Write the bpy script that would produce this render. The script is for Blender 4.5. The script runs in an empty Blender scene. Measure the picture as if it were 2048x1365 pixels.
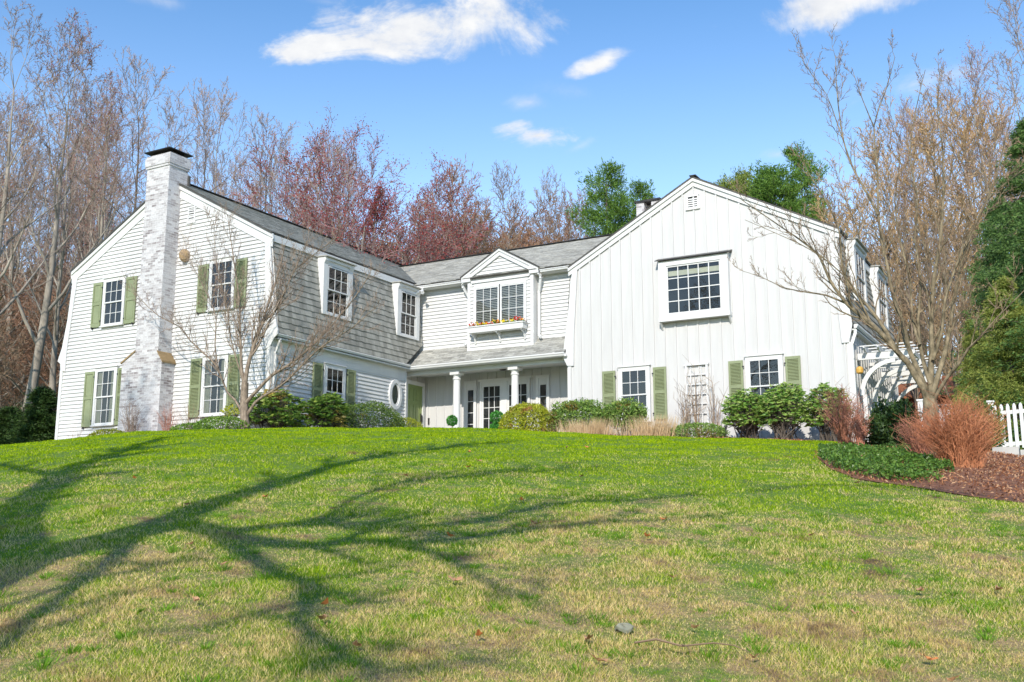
import bpy, math, random, numpy as np
from mathutils import Vector, Matrix
R=math.radians
scene=bpy.context.scene
COL=scene.collection
rng=random.Random(7); nr=np.random.default_rng(11)
# sun travels along S (from behind the viewer, slightly from the house's right)
S=Vector((-.29,1.0,-.63)).normalized()
# ------------------------------------------------------------------ objects
def tag(o,label=None,cat=None,group=None,kind=None):
    if label: o['label']=label
    if cat: o['category']=cat
    if group: o['group']=group
    if kind: o['kind']=kind
    return o
def empty(name,loc,label=None,cat=None,group=None,parent=None):
    o=bpy.data.objects.new(name,None); COL.objects.link(o); o.location=loc; o.empty_display_size=.1
    if parent: o.parent=parent
    return tag(o,label,cat,group)
def copy_tree(o,parent=None):
    c=o.copy(); COL.objects.link(c); c.parent=parent
    for ch in list(o.children): copy_tree(ch,c)
    return c
class G:
    """collects verts and faces; builds ONE mesh object"""
    def __init__(s): s.v=[]; s.q=[]; s.t=[]; s.n=0; s.poly=[]
    def add(s,V,quads=None,tris=None):
        V=np.asarray(V,dtype=np.float64).reshape(-1,3)
        if quads is not None and len(quads): s.q.append(np.asarray(quads,dtype=np.int64).reshape(-1,4)+s.n)
        if tris is not None and len(tris): s.t.append(np.asarray(tris,dtype=np.int64).reshape(-1,3)+s.n)
        s.v.append(V); s.n+=len(V)
    def ngon(s,pts):
        s.poly.append([s.n+i for i in range(len(pts))]); s.v.append(np.array([tuple(p) for p in pts],dtype=np.float64)); s.n+=len(pts)
    def hexa(s,P):   # 8 pts: bottom 4 (ccw), top 4
        s.add([tuple(p) for p in P],[[0,3,2,1],[4,5,6,7],[0,1,5,4],[1,2,6,5],[2,3,7,6],[3,0,4,7]])
    def box(s,x0,x1,y0,y1,z0,z1):
        x0,x1=min(x0,x1),max(x0,x1);y0,y1=min(y0,y1),max(y0,y1);z0,z1=min(z0,z1),max(z0,z1)
        s.hexa([(x0,y0,z0),(x1,y0,z0),(x1,y1,z0),(x0,y1,z0),(x0,y0,z1),(x1,y0,z1),(x1,y1,z1),(x0,y1,z1)])
    def fbox(s,F,u0,u1,n0,n1,z0,z1,tilt=0):
        """box in a wall frame F=(origin,u,n): u along wall, n outward, z up"""
        O,U,N=F; Z=Vector((0,0,1))
        def P(u,n,z): return O+U*u+N*n+Z*z
        a=[(u0,n0,z0),(u1,n0,z0),(u1,n1,z0),(u0,n1,z0),(u0,n0,z1),(u1,n0,z1),(u1,n1,z1),(u0,n1,z1)]
        if tilt:
            a=[(u,n,z+(-tilt if n==n1 else 0)) for u,n,z in a]
        s.hexa([P(*q) for q in a])
    def bar(s,p0,p1,w,h,up=(0,0,1)):
        p0=Vector(p0);p1=Vector(p1);d=(p1-p0).normalized();up=Vector(up)
        x=d.cross(up); x=x.normalized() if x.length>1e-6 else Vector((1,0,0)); z=x.cross(d).normalized()
        P=[]
        for p in (p0,p1): P+= [p-x*w/2-z*h/2,p+x*w/2-z*h/2,p+x*w/2+z*h/2,p-x*w/2+z*h/2]
        s.add([tuple(p) for p in P],[[0,3,2,1],[4,5,6,7],[0,1,5,4],[1,2,6,5],[2,3,7,6],[3,0,4,7]])
    def prism(s,pts,off):
        """flat polygon pts extruded by vector off"""
        off=Vector(off); a=[Vector(p) for p in pts]; b=[p+off for p in a]; n=len(a)
        base=s.n; s.v.append(np.array([tuple(p) for p in a+b])); s.n+=2*n
        s.poly.append([base+i for i in range(n)][::-1]); s.poly.append([base+n+i for i in range(n)])
        for i in range(n):
            j=(i+1)%n; s.poly.append([base+i,base+j,base+n+j,base+n+i])
    def tube(s,pts,rad,n=6,cap=True):
        pts=[Vector(p) for p in pts]; m=len(pts)
        if not hasattr(rad,'__len__'): rad=[rad]*m
        V=[];ref=None
        for i,p in enumerate(pts):
            d=(pts[min(i+1,m-1)]-pts[max(i-1,0)]); d=d.normalized() if d.length>1e-9 else Vector((0,0,1))
            if ref is None: ref=Vector((1,0,0)) if abs(d.x)<.8 else Vector((0,1,0))
            x=(ref-d*ref.dot(d)).normalized(); y=d.cross(x); ref=x
            for k in range(n):
                a=2*math.pi*k/n; V.append(tuple(p+(x*math.cos(a)+y*math.sin(a))*rad[i]))
        Q=[[i*n+k,i*n+(k+1)%n,(i+1)*n+(k+1)%n,(i+1)*n+k] for i in range(m-1) for k in range(n)]
        base=s.n; s.add(V,Q)
        if cap and n>3: s.poly.append([base+k for k in range(n)][::-1]); s.poly.append([base+(m-1)*n+k for k in range(n)])
    def lathe(s,c,prof,n=20):
        V=[];c=Vector(c)
        for r,z in prof:
            for k in range(n):
                a=2*math.pi*k/n; V.append((c.x+r*math.cos(a),c.y+r*math.sin(a),c.z+z))
        m=len(prof); Q=[[i*n+k,i*n+(k+1)%n,(i+1)*n+(k+1)%n,(i+1)*n+k] for i in range(m-1) for k in range(n)]
        base=s.n; s.add(V,Q); s.poly.append([base+k for k in range(n)][::-1]); s.poly.append([base+(m-1)*n+k for k in range(n)])
    def segs(s,P0,P1,R0,R1,n=3):
        """many thin prisms at once"""
        P0=np.asarray(P0,float);P1=np.asarray(P1,float);R0=np.asarray(R0,float);R1=np.asarray(R1,float)
        if len(P0)==0: return
        d=P1-P0; L=np.linalg.norm(d,axis=1,keepdims=True); d=d/np.maximum(L,1e-9)
        ref=np.where(np.abs(d[:,2:3])<.9,np.array([[0,0,1.]]),np.array([[1.,0,0]]))
        x=np.cross(d,ref); x/=np.linalg.norm(x,axis=1,keepdims=True); y=np.cross(d,x)
        V=np.zeros((len(P0),2*n,3))
        for k in range(n):
            a=2*math.pi*k/n+.5; o=x*math.cos(a)+y*math.sin(a)
            V[:,k]=P0+o*R0[:,None]; V[:,n+k]=P1+o*R1[:,None]
        base=(np.arange(len(P0))*2*n)[:,None]
        Q=np.concatenate([base+np.array([[k,(k+1)%n,n+(k+1)%n,n+k]]) for k in range(n)])
        s.add(V.reshape(-1,3),Q)
    def leaves(s,C,size,aspect=.5,dirs=None,spread=1.0,droop=0,rg=None):
        """rhombic leaf cards at centres C"""
        rg=rg or nr; C=np.asarray(C,float); m=len(C)
        if m==0: return
        d=rg.normal(size=(m,3)) if dirs is None else np.asarray(dirs,float)+rg.normal(size=(m,3))*spread
        d[:,2]-=droop; d/=np.linalg.norm(d,axis=1,keepdims=True)+1e-9
        w=np.cross(d,rg.normal(size=(m,3))); w/=np.linalg.norm(w,axis=1,keepdims=True)+1e-9
        nn=np.cross(d,w)
        sz=(size*(.6+.8*rg.random(m)))[:,None]
        V=np.stack([C-d*sz*.5,C+w*sz*aspect*.5+nn*sz*.08,C+d*sz*.5,C-w*sz*aspect*.5+nn*sz*.08],1).reshape(-1,3)
        b=(np.arange(m)*4)[:,None]; s.add(V,b+np.array([[0,1,2,3]]))
    def build(s,name,mat,parent=None,smooth=False,uv=False,loc=None):
        V=np.concatenate(s.v) if s.v else np.zeros((0,3))
        if loc is not None: V=V-np.array(tuple(loc))
        me=bpy.data.meshes.new(name)
        Qs=np.concatenate(s.q) if s.q else np.zeros((0,4),int); Ts=np.concatenate(s.t) if s.t else np.zeros((0,3),int)
        me.vertices.add(len(V)); me.vertices.foreach_set('co',V.astype(np.float32).ravel())
        pl=[np.array(p) for p in s.poly]
        sizes=np.concatenate([np.full(len(Qs),4),np.full(len(Ts),3),np.array([len(p) for p in pl],int)]).astype(np.int32)
        idx=np.concatenate([Qs.ravel(),Ts.ravel()]+pl).astype(np.int32)
        me.loops.add(len(idx)); me.loops.foreach_set('vertex_index',idx)
        me.polygons.add(len(sizes)); st=np.concatenate([[0],np.cumsum(sizes)[:-1]]).astype(np.int32)
        me.polygons.foreach_set('loop_start',st)
        try: me.polygons.foreach_set('loop_total',sizes)
        except Exception: pass
        me.update(calc_edges=True); me.validate()
        me.polygons.foreach_set('use_smooth',np.full(len(me.polygons),bool(smooth)))
        me.materials.append(mat)
        if uv: boxuv(me)
        o=bpy.data.objects.new(name,me); COL.objects.link(o)
        if parent: o.parent=parent
        if loc is not None: o.location=loc
        return o
def boxuv(me):
    l=me.uv_layers.new(name='UVMap')
    for p in me.polygons:
        n=p.normal; ax=max(range(3),key=lambda i:abs(n[i]))
        for li in p.loop_indices:
            c=me.vertices[me.loops[li].vertex_index].co
            l.data[li].uv=(c.y,c.z) if ax==0 else ((c.x,c.z) if ax==1 else (c.x,c.y))
def part(parent,name,g,mat,**k):
    """part whose empties sit at parent's location: mesh coordinates are world, so shift"""
    o=g.build(name,mat,None,**k)
    P=Vector((0,0,0)); q=parent
    while q: P+=q.location; q=q.parent
    o.parent=parent; o.location=-P
    return o
# ------------------------------------------------------------------ materials
def mat(name):
    m=bpy.data.materials.new(name); m.use_nodes=True; nt=m.node_tree; nt.nodes.clear()
    out=nt.nodes.new('ShaderNodeOutputMaterial'); b=nt.nodes.new('ShaderNodeBsdfPrincipled'); nt.links.new(b.outputs[0],out.inputs[0])
    return m,nt,b,out
def N(nt,t,**k):
    n=nt.nodes.new(t)
    for a,v in k.items(): setattr(n,a,v)
    return n
def noise(nt,scale,detail=4,rough=.55,vec=None,coord='Object'):
    n=N(nt,'ShaderNodeTexNoise'); n.inputs['Scale'].default_value=scale; n.inputs['Detail'].default_value=detail; n.inputs['Roughness'].default_value=rough
    if vec is None:
        if coord=='World': g=N(nt,'ShaderNodeNewGeometry'); vec=g.outputs['Position']
        else: tc=N(nt,'ShaderNodeTexCoord'); vec=tc.outputs[coord]
    nt.links.new(vec,n.inputs['Vector']); return n
def ramp(nt,fac,stops,interp='LINEAR'):
    r=N(nt,'ShaderNodeValToRGB'); cr=r.color_ramp; cr.interpolation=interp
    while len(cr.elements)<len(stops): cr.elements.new(.5)
    for e,(p,c) in zip(cr.elements,stops):
        e.position=p; e.color=(*c,1) if len(c)==3 else c
    nt.links.new(fac,r.inputs[0]); return r
def mix(nt,fac,a,b,blend='MIX'):
    m=N(nt,'ShaderNodeMix',data_type='RGBA',blend_type=blend)
    for sck,v in ((m.inputs[0],fac),(m.inputs[6],a),(m.inputs[7],b)):
        if hasattr(v,'links') or hasattr(v,'is_linked'): nt.links.new(v,sck)
        elif isinstance(v,(int,float)): sck.default_value=v
        else: sck.default_value=(*v,1)
    return m.outputs[2]
def bump(nt,b,h,strength=.3,dist=.02):
    n=N(nt,'ShaderNodeBump'); n.inputs['Strength'].default_value=strength; n.inputs['Distance'].default_value=dist
    nt.links.new(h,n.inputs['Height']); nt.links.new(n.outputs[0],b.inputs['Normal'])
def simple(name,c0,c1,scale=3,rough=.6,bmp=0,island=0,coord='Object',metal=0,stretch=None):
    m,nt,b,o=mat(name)
    vec=None
    if stretch:
        tc=N(nt,'ShaderNodeTexCoord'); mp=N(nt,'ShaderNodeMapping'); mp.inputs['Scale'].default_value=stretch; nt.links.new(tc.outputs[coord],mp.inputs[0]); vec=mp.outputs[0]
    n=noise(nt,scale,5,.6,vec,coord); r=ramp(nt,n.outputs['Fac'],[(.3,c0),(.7,c1)]); col=r.outputs[0]
    if island:
        g=N(nt,'ShaderNodeNewGeometry'); rr=ramp(nt,g.outputs['Random Per Island'],[(0,(1-island,)*3),(1,(1+island,)*3)])
        col=mix(nt,1.0,col,rr.outputs[0],'MULTIPLY')
    nt.links.new(col,b.inputs['Base Color']); b.inputs['Roughness'].default_value=rough; b.inputs['Metallic'].default_value=metal
    if bmp: bump(nt,b,n.outputs['Fac'],bmp,.02)
    return m
def leafmat(name,cols,rough=.45,trans=.25,patch=None):
    """cols spread over the islands (leaves); patch=(scale, colour, threshold) adds patches of another colour"""
    m,nt,b,o=mat(name)
    g=N(nt,'ShaderNodeNewGeometry'); k=len(cols)
    r=ramp(nt,g.outputs['Random Per Island'],[(i/max(1,k-1),c) for i,c in enumerate(cols)]); col=r.outputs[0]
    if patch:
        n=noise(nt,patch[0],2,.5,None,'World'); f=ramp(nt,n.outputs['Fac'],[(patch[2],(0,0,0)),(patch[2]+.08,(1,1,1))]); col=mix(nt,f.outputs[0],col,patch[1])
    nt.links.new(col,b.inputs['Base Color']); b.inputs['Roughness'].default_value=rough; b.inputs['Specular IOR Level'].default_value=.25
    if trans:
        t=N(nt,'ShaderNodeBsdfTranslucent'); nt.links.new(col,t.inputs[0]); ms=N(nt,'ShaderNodeMixShader'); ms.inputs[0].default_value=trans
        nt.links.new(b.outputs[0],ms.inputs[1]); nt.links.new(t.outputs[0],ms.inputs[2]); nt.links.new(ms.outputs[0],o.inputs[0])
    return m
M={}
M['white']=simple('white_paint',(.58,.58,.575),(.66,.66,.65),1.3,.55,.03)
# clapboard / board paint with faint vertical weathering
M['wall']=simple('wall_paint',(.52,.52,.515),(.645,.645,.635),.9,.6,.05,.02,stretch=(1,1,.5))
M['board']=simple('board_paint',(.50,.495,.487),(.555,.55,.542),2.2,.6,.12,.025,stretch=(3,3,.25))
M['gutter']=simple('gutter_metal',(.60,.60,.60),(.68,.68,.67),1,.35)
M['shutter']=simple('shutter_paint',(.195,.225,.115),(.25,.285,.155),2,.5,.05)
M['door']=simple('door_paint',(.22,.28,.10),(.25,.31,.125),1,.4)
M['iron']=simple('black_iron',(.012,.012,.012),(.03,.028,.026),8,.45)
M['cap']=simple('cap_metal',(.02,.018,.016),(.05,.045,.038),4,.4,metal=.5)
M['brown']=simple('dark_edge',(.05,.047,.042),(.08,.075,.068),5,.6)
M['lead']=simple('shoulder_cap',(.22,.15,.07),(.32,.22,.11),6,.7,.2)
M['concrete']=simple('concrete',(.35,.34,.32),(.5,.49,.46),3,.85,.2)
M['shingle']=simple('cedar_shingle',(.205,.20,.175),(.35,.34,.30),2.5,.85,.35,.22,stretch=(1,1,.35))
M['asphalt']=simple('asphalt_shingle',(.27,.265,.235),(.42,.41,.37),9,.9,.3,.32)
M['greyrust']=simple('rusty_lantern',(.5,.25,.05),(.7,.42,.08),9,.6)
M['nest']=simple('paper_nest',(.28,.18,.09),(.42,.30,.17),14,.9,.6)
M['room_standin']=simple('painted_room_shade',(.012,.012,.013),(.03,.03,.03),1.5,.9)  # shade of the unlit rooms, put into the colour of the backing panels
M['blind']=simple('blind_slat',(.45,.45,.44),(.55,.55,.53),3,.6)
M['shade']=simple('roller_shade',(.55,.54,.45),(.68,.66,.55),3,.8)
M['curtain']=simple('curtain_cloth',(.22,.22,.17),(.42,.41,.33),7,.9,stretch=(6,6,.3))
M['shedwall']=simple('red_board',(.22,.075,.05),(.32,.12,.08),2,.8,stretch=(.5,.5,9))
M['shedroof']=simple('rust_roof',(.20,.07,.03),(.36,.14,.06),1.2,.9,.3)
M['bark_pale']=simple('bark_pale',(.09,.065,.045),(.36,.28,.21),16,.85,.9,stretch=(1,1,.35))
M['bark_moss']=simple('bark_mossy',(.04,.035,.017),(.33,.265,.165),11,.9,1.0,stretch=(1,1,.6))
M['bark_grey']=simple('bark_grey',(.14,.12,.095),(.40,.35,.29),3,.9,.8,.1,stretch=(1,1,.3))
M['bark_dark']=simple('bark_dark',(.05,.042,.035),(.16,.13,.105),4,.9,.8,stretch=(1,1,.3))
def twigmat(name,a,b_): return simple(name,a,b_,.35,.8,0,.3,'World')
M['twig_pale']=twigmat('twig_pale',(.16,.11,.08),(.32,.24,.18))
M['twig_tan']=twigmat('twig_tan',(.15,.10,.06),(.30,.21,.13))
M['twig_grey']=twigmat('twig_grey',(.18,.125,.095),(.38,.275,.215))
M['twig_pink']=twigmat('twig_pink',(.20,.135,.10),(.40,.28,.22))
M['twig_red']=twigmat('twig_red',(.15,.08,.075),(.33,.18,.165))
M['twig_rust']=twigmat('twig_rust',(.16,.085,.05),(.36,.19,.11))
M['twig_tanrust']=twigmat('twig_tanrust',(.27,.16,.07),(.50,.34,.17))
M['stem_red']=twigmat('stem_red',(.26,.10,.06),(.46,.20,.13))
M['stem_orange']=twigmat('stem_orange',(.28,.08,.03),(.56,.25,.12))
M['buds']=leafmat('maple_buds',[(.20,.035,.035),(.34,.06,.05),(.24,.05,.06)],.6,.2)
M['tan_grass']=leafmat('dead_grass_blades',[(0.483,0.345,0.184),(0.713,0.552,0.345),(0.598,0.437,0.253)],.7,.3)
M['pine']=leafmat('pine_needles',[(0.0732,0.157,0.0314),(0.146,0.272,0.0471),(0.22,0.356,0.0626)],.5,.3)
M['pine2']=leafmat('olive_needles',[(0.115,0.173,0.0402),(0.218,0.286,0.0574),(0.299,0.344,0.0802)],.5,.3)
M['spruce']=leafmat('spruce_needles',[(0.0541,0.115,0.0338),(0.108,0.203,0.0541),(0.19,0.298,0.0808)],.5,.25)
M['hemlock']=leafmat('hemlock_needles',[(0.154,0.209,0.044),(0.275,0.33,0.066),(0.396,0.418,0.11)],.5,.3)
M['yew']=leafmat('yew_leaves',[(0.018,0.045,0.012),(0.045,0.09,0.021),(0.0825,0.135,0.03)],.45,.2)
M['rhodo']=leafmat('rhododendron_leaves',[(0.0862,0.19,0.0345),(0.155,0.31,0.0517),(0.293,0.414,0.0862),(0.38,0.448,0.138)],.35,.2)
M['rhodo_y']=leafmat('yellowing_rhododendron_leaves',[(0.075,0.165,0.03),(0.15,0.27,0.045),(0.3,0.375,0.075)],.35,.2,(1.1,(.42,.32,.08),.56))
M['hedge']=leafmat('hedge_leaves',[(0.051,0.102,0.0255),(0.102,0.17,0.034),(0.17,0.238,0.051)],.4,.2,(1.5,(.14,.10,.03),.66))
M['box']=leafmat('boxwood_leaves',[(0.08,0.16,0.024),(0.144,0.256,0.04),(0.224,0.336,0.056)],.45,.25)
M['gold']=leafmat('golden_leaves',[(0.221,0.276,0.0221),(0.368,0.405,0.0276),(0.497,0.478,0.0552)],.5,.3,(2.2,(.45,.22,.10),.60))
M['goldg']=leafmat('chartreuse_leaves',[(0.18,0.225,0.018),(0.3,0.345,0.03),(0.39,0.39,0.045)],.5,.3)
M['chips']=leafmat('bark_chips',[(.06,.022,.012),(.22,.085,.04),(.42,.20,.10),(.5,.33,.2)],.9,0)
M['tuft']=leafmat('tuft_blades',[(.07,.17,.01),(.15,.32,.02),(.24,.42,.03)],.7,.3)
M['topiary']=leafmat('topiary_leaves',[(0.036,0.168,0.024),(0.072,0.288,0.048),(0.12,0.384,0.072)],.45,.3)
M['evergreen']=leafmat('evergreen_shrub_leaves',[(0.0978,0.196,0.0391),(0.176,0.293,0.0586),(0.293,0.391,0.088)],.4,.25,(1.7,(.20,.14,.03),.62))
M['vinca']=leafmat('vinca_leaves',[(0.0425,0.102,0.017),(0.085,0.178,0.0255),(0.17,0.272,0.051)],.3,.2)
M['flower']=leafmat('pansy_petals',[(.7,.03,.02),(.75,.10,.03),(.8,.45,.02),(.85,.65,.03)],.5,.2)
M['flower_r']=leafmat('red_petals',[(.6,.03,.03),(.75,.08,.04)],.5,.2)
M['flower_y']=leafmat('yellow_petals',[(.8,.5,.02),(.85,.68,.04)],.5,.2)
M['flower_o']=leafmat('orange_petals',[(.75,.16,.03),(.8,.30,.03)],.5,.2)
M['leaf_green']=leafmat('small_green_leaves',[(.05,.16,.02),(.12,.26,.04)],.5,.3)
M['deadleaf']=simple('fallen_leaf',(.30,.15,.07),(.55,.33,.18),12,.7)
M['deadleaf_o']=simple('orange_leaf',(.45,.15,.04),(.6,.25,.08),12,.7)
M['rock']=simple('flat_stone',(.13,.14,.10),(.26,.26,.20),10,.9,.4)
# brick
def brick():
    m,nt,b,o=mat('whitewashed_brick'); tc=N(nt,'ShaderNodeTexCoord'); t=N(nt,'ShaderNodeTexBrick')
    nt.links.new(tc.outputs['UV'],t.inputs['Vector'])
    t.inputs['Scale'].default_value=1; t.inputs['Brick Width'].default_value=.23; t.inputs['Row Height'].default_value=.078; t.inputs['Mortar Size'].default_value=.006; t.inputs['Mortar Smooth'].default_value=.3
    t.inputs['Color1'].default_value=(1,1,1,1); t.inputs['Color2'].default_value=(0,0,0,1); t.inputs['Mortar'].default_value=(.7,.7,.7,1); t.inputs['Bias'].default_value=.0
    n1=noise(nt,1.1,3,.6); n2=noise(nt,38,3,.7)
    base=ramp(nt,t.outputs['Color'],[(0,(.22,.19,.19)),(.35,(.40,.375,.38)),(.7,(.56,.55,.555)),(1,(.63,.625,.63))])
    wear=ramp(nt,n1.outputs['Fac'],[(.30,(.85,.85,.85)),(.60,(.0,.0,.0))])
    col=mix(nt,wear.outputs[0],base.outputs[0],(.58,.575,.585))
    sp=ramp(nt,n2.outputs['Fac'],[(.42,(.80,.78,.78)),(.6,(1.04,1.04,1.04))]); col=mix(nt,1.0,col,sp.outputs[0],'MULTIPLY')
    col=mix(nt,t.outputs['Fac'],col,(.60,.595,.60))
    nt.links.new(col,b.inputs['Base Color']); b.inputs['Roughness'].default_value=.8
    inv=N(nt,'ShaderNodeMath',operation='SUBTRACT'); inv.inputs[0].default_value=1; nt.links.new(t.outputs['Fac'],inv.inputs[1])
    ad=N(nt,'ShaderNodeMath',operation='MULTIPLY_ADD'); nt.links.new(n2.outputs['Fac'],ad.inputs[0]); ad.inputs[1].default_value=.8; nt.links.new(inv.outputs[0],ad.inputs[2])
    bump(nt,b,ad.outputs[0],.55,.012); return m
M['brick']=brick()
def glass():
    m=bpy.data.materials.new('window_glass'); m.use_nodes=True; nt=m.node_tree; nt.nodes.clear()
    out=N(nt,'ShaderNodeOutputMaterial'); gl=N(nt,'ShaderNodeBsdfGlossy'); gl.inputs['Roughness'].default_value=.015; gl.inputs['Color'].default_value=(.95,.93,.9,1)
    tr=N(nt,'ShaderNodeBsdfTransparent'); tr.inputs[0].default_value=(.72,.76,.75,1)
    fr=N(nt,'ShaderNodeFresnel'); fr.inputs['IOR'].default_value=1.62
    n=noise(nt,1.6,2,.5); bp=N(nt,'ShaderNodeBump'); bp.inputs['Strength'].default_value=.12; bp.inputs['Distance'].default_value=.02; nt.links.new(n.outputs['Fac'],bp.inputs['Height']); nt.links.new(bp.outputs[0],gl.inputs['Normal'])
    ms=N(nt,'ShaderNodeMixShader'); nt.links.new(fr.outputs[0],ms.inputs[0]); nt.links.new(tr.outputs[0],ms.inputs[1]); nt.links.new(gl.outputs[0],ms.inputs[2]); nt.links.new(ms.outputs[0],out.inputs[0]); return m
M['glass']=glass()
# ------------------------------------------------------------------ the house
Z3=Vector((0,0,1))
def clip(poly,a,b,c):
    """keep a*x+b*y<=c"""
    out=[];n=len(poly)
    for i in range(n):
        p=poly[i];q=poly[(i+1)%n]; dp=a*p[0]+b*p[1]-c; dq=a*q[0]+b*q[1]-c
        if dp<=1e-9: out.append(p)
        if (dp<-1e-9 and dq>1e-9) or (dp>1e-9 and dq<-1e-9):
            t=dp/(dp-dq); out.append((p[0]+(q[0]-p[0])*t,p[1]+(q[1]-p[1])*t))
    return out
def lap(g,poly,F,course=.135,thick=.022,v0=None):
    """clapboards: convex poly in (u,z) of frame F"""
    O,U,Nn=F; zs=[p[1] for p in poly]; z=v0 if v0 is not None else min(zs)
    while z<max(zs):
        c=clip(clip(poly,0,-1,-z),0,1,z+course)
        if len(c)>=3:
            pts=[O+U*u+Z3*w+Nn*(thick*(1-(w-z)/course)+.001) for u,w in c]; g.ngon(pts)
            lo=[p for p in c if abs(p[1]-z)<1e-6]
            if len(lo)>=2:
                a=min(lo);b=max(lo)
                g.ngon([O+U*a[0]+Z3*z+Nn*(thick+.001),O+U*a[0]+Z3*z,O+U*b[0]+Z3*z,O+U*b[0]+Z3*z+Nn*(thick+.001)])
        z+=course
    g.ngon([O+U*u+Z3*w-Nn*.0 for u,w in poly])
def boards(g,poly,F,pitch=.378,w=.045,t=.022,u0=0):
    O,U,Nn=F; g.ngon([O+U*u+Z3*z for u,z in poly])
    us=[p[0] for p in poly]; u=min(us)+u0
    while u<max(us):
        c=clip(clip(poly,-1,0,-(u-w/2)),1,0,u+w/2)
        if len(c)>=3: g.prism([O+U*a+Z3*b+Nn*.001 for a,b in c][::1],Nn*t)
        u+=pitch
def shingles(g,P0,U,V,poly,course,width,thick,jit=.3,rg=None):
    """poly (u,v) convex on the slope plane; V points up the slope; each shingle its own slab"""
    rg=rg or rng; U=Vector(U).normalized();V=Vector(V).normalized(); Nn=U.cross(V)
    if Nn.z<0: Nn=-Nn
    us=[p[0] for p in poly];vs=[p[1] for p in poly]; v=min(vs); row=0
    while v<max(vs):
        u=min(us)-rg.random()*width
        band=clip(clip(poly,0,-1,-v),0,1,v+course)
        if len(band)>=3:
            bu0=min(p[0] for p in band);bu1=max(p[0] for p in band)
            u=bu0-rg.random()*width
            while u<bu1:
                w=width*(1-jit+2*jit*rg.random()); dv=rg.uniform(-.10,.10)*course*(1 if thick>.012 else 0.0)
                c=clip(clip(clip(clip(poly,-1,0,-u-.003),1,0,u+w),0,-1,-(v+min(dv,0))),0,1,v+course)
                if len(c)>=3:
                    th=thick*rg.uniform(.8,1.25)
                    top=[P0+U*a+V*b+Nn*(.003+th*(1-.85*(b-v)/course)) for a,b in c]
                    g.ngon(top)
                    lo=[p for p in c if p[1]<v+min(dv,0)+1e-5]
                    if len(lo)>=2:
                        a=min(lo);b=max(lo); bb=a[1]
                        hh=.003+th*(1-.85*(bb-v)/course)
                        g.ngon([P0+U*a[0]+V*bb+Nn*hh,P0+U*a[0]+V*bb,P0+U*b[0]+V*bb,P0+U*b[0]+V*bb+Nn*hh])
                u+=w
        v+=course
    g.ngon([P0+U*a+V*b for a,b in poly])
V3=Vector
XA=V3((1,0,0)); YA=V3((0,1,0))
LW=23.8; RW=31.2; SX=-21.95; FX=.9917
fLW=(V3((0,LW,0)),XA,-YA)        # left wing gable
fRW=(V3((0,RW,0)),XA,-YA)        # right wing gable
fSX=(V3((SX,0,0)),YA,XA)         # left wing's long side (faces +x)
fPW=(V3((0,32.86,0)),XA,-YA)     # porch wall
fUP=(V3((0,32.0,0)),XA,-YA)      # upper middle wall
fDO=(V3((0,31.65,0)),XA,-YA)     # dormer front
fDR=(V3((-22.3,0,0)),YA,XA)      # side wall inside the porch
house=empty('house',(-18,30,2.6),'white colonial house with two gambrel wings, green shutters and a brick chimney above the lawn','house')
g=G()
# --- left wing gable wall
L=lambda u,z:(u*FX,z*FX)
lap(g,[(-31.75,2.2),(SX,2.2),(SX,6.0),(-22.12,9.2),(-26.78,11.72),(-31.45,9.15),(-31.75,6.0)],fLW,.134,.036,2.2)
# long side below the mansard
lap(g,[(LW,2.2),(31.05,2.2),(31.05,5.95),(LW,5.95)],fSX,.134,.036,2.2)
# upper middle wall + dormer front + pediment
lap(g,[(-22.3,6.4),(-15.1,6.4),(-15.1,9.15),(-22.3,9.15)],fUP,.134,.036,6.46)
lap(g,[(-19.6,6.4),(-16.88,6.4),(-16.88,9.3),(-18.24,10.02),(-19.6,9.3)],fDO,.134,.036,6.46)
part(house,'clapboard_wall',g,M['wall'])
g=G()
g.box(-31.75,-22.42,LW+.01,40,2.2,5.9); g.box(SX-.4,SX-.02,LW+.01,31.0,2.2,5.9)
g.box(-19.58,-16.9,31.66,32.6,6.4,9.1); g.box(-22.4,-15,32.01,36,6.4,9.1)
g.box(-22.4,-15.3,32.9,36,2.5,6.4); g.box(-15.2,-6.05,RW+.01,39.5,2.0,5.9); g.box(-15.0,-6.25,RW+.01,39.5,5.9,8.85)
g.box(-31.4,-22.25,LW+.02,40,5.9,9.1)
part(house,'inner_wall',g,M['white'])
# --- board and batten
g=G()
boards(g,[(-15.3,2.0),(-5.97,2.0),(-5.97,6.0),(-6.15,8.93),(-10.65,11.32),(-15.14,8.88),(-15.3,6.0)],fRW,.378,.05,.036,.10)
boards(g,[(-22.35,2.8),(-15.3,2.8),(-15.3,6.2),(-22.35,6.2)],fPW,.378,.05,.026,.2)
boards(g,[(31.0,5.62),(32.86,5.62),(32.86,6.2),(31.0,6.2)],fDR,.378,.05,.026,.2)
g.ngon([V3((-5.96,y,z)) for y,z in ((RW,2),(39.5,2),(39.5,6),(RW,6))])
for k in range(21): g.box(-5.96,-5.94,RW+.3+k*.39,RW+.345+k*.39,2,6)
part(house,'batten_wall',g,M['board'])
# porch side wall bits, floor, ceiling, beam
for a,b,c,d,e,f in ((-22.40,-22.32,30.6,33,2.8,6.2),(-15.35,-15.28,RW+.02,33,2.4,6.3)):
    g=G(); g.box(a,b,c,d,e,f); part(house,'porch_side_wall',g,M['white'])
g=G(); g.box(-22.3,-15.3,30.7,32.86,2.6,3.02); part(house,'porch_floor',g,M['concrete'])
g=G(); g.box(-22.3,-15.3,31.02,32.86,5.84,5.9); part(house,'porch_ceiling',g,M['white'])
g=G(); g.box(-22.25,-15.33,31.35,31.62,5.69,5.85); part(house,'porch_beam',g,M['white'])
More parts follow.
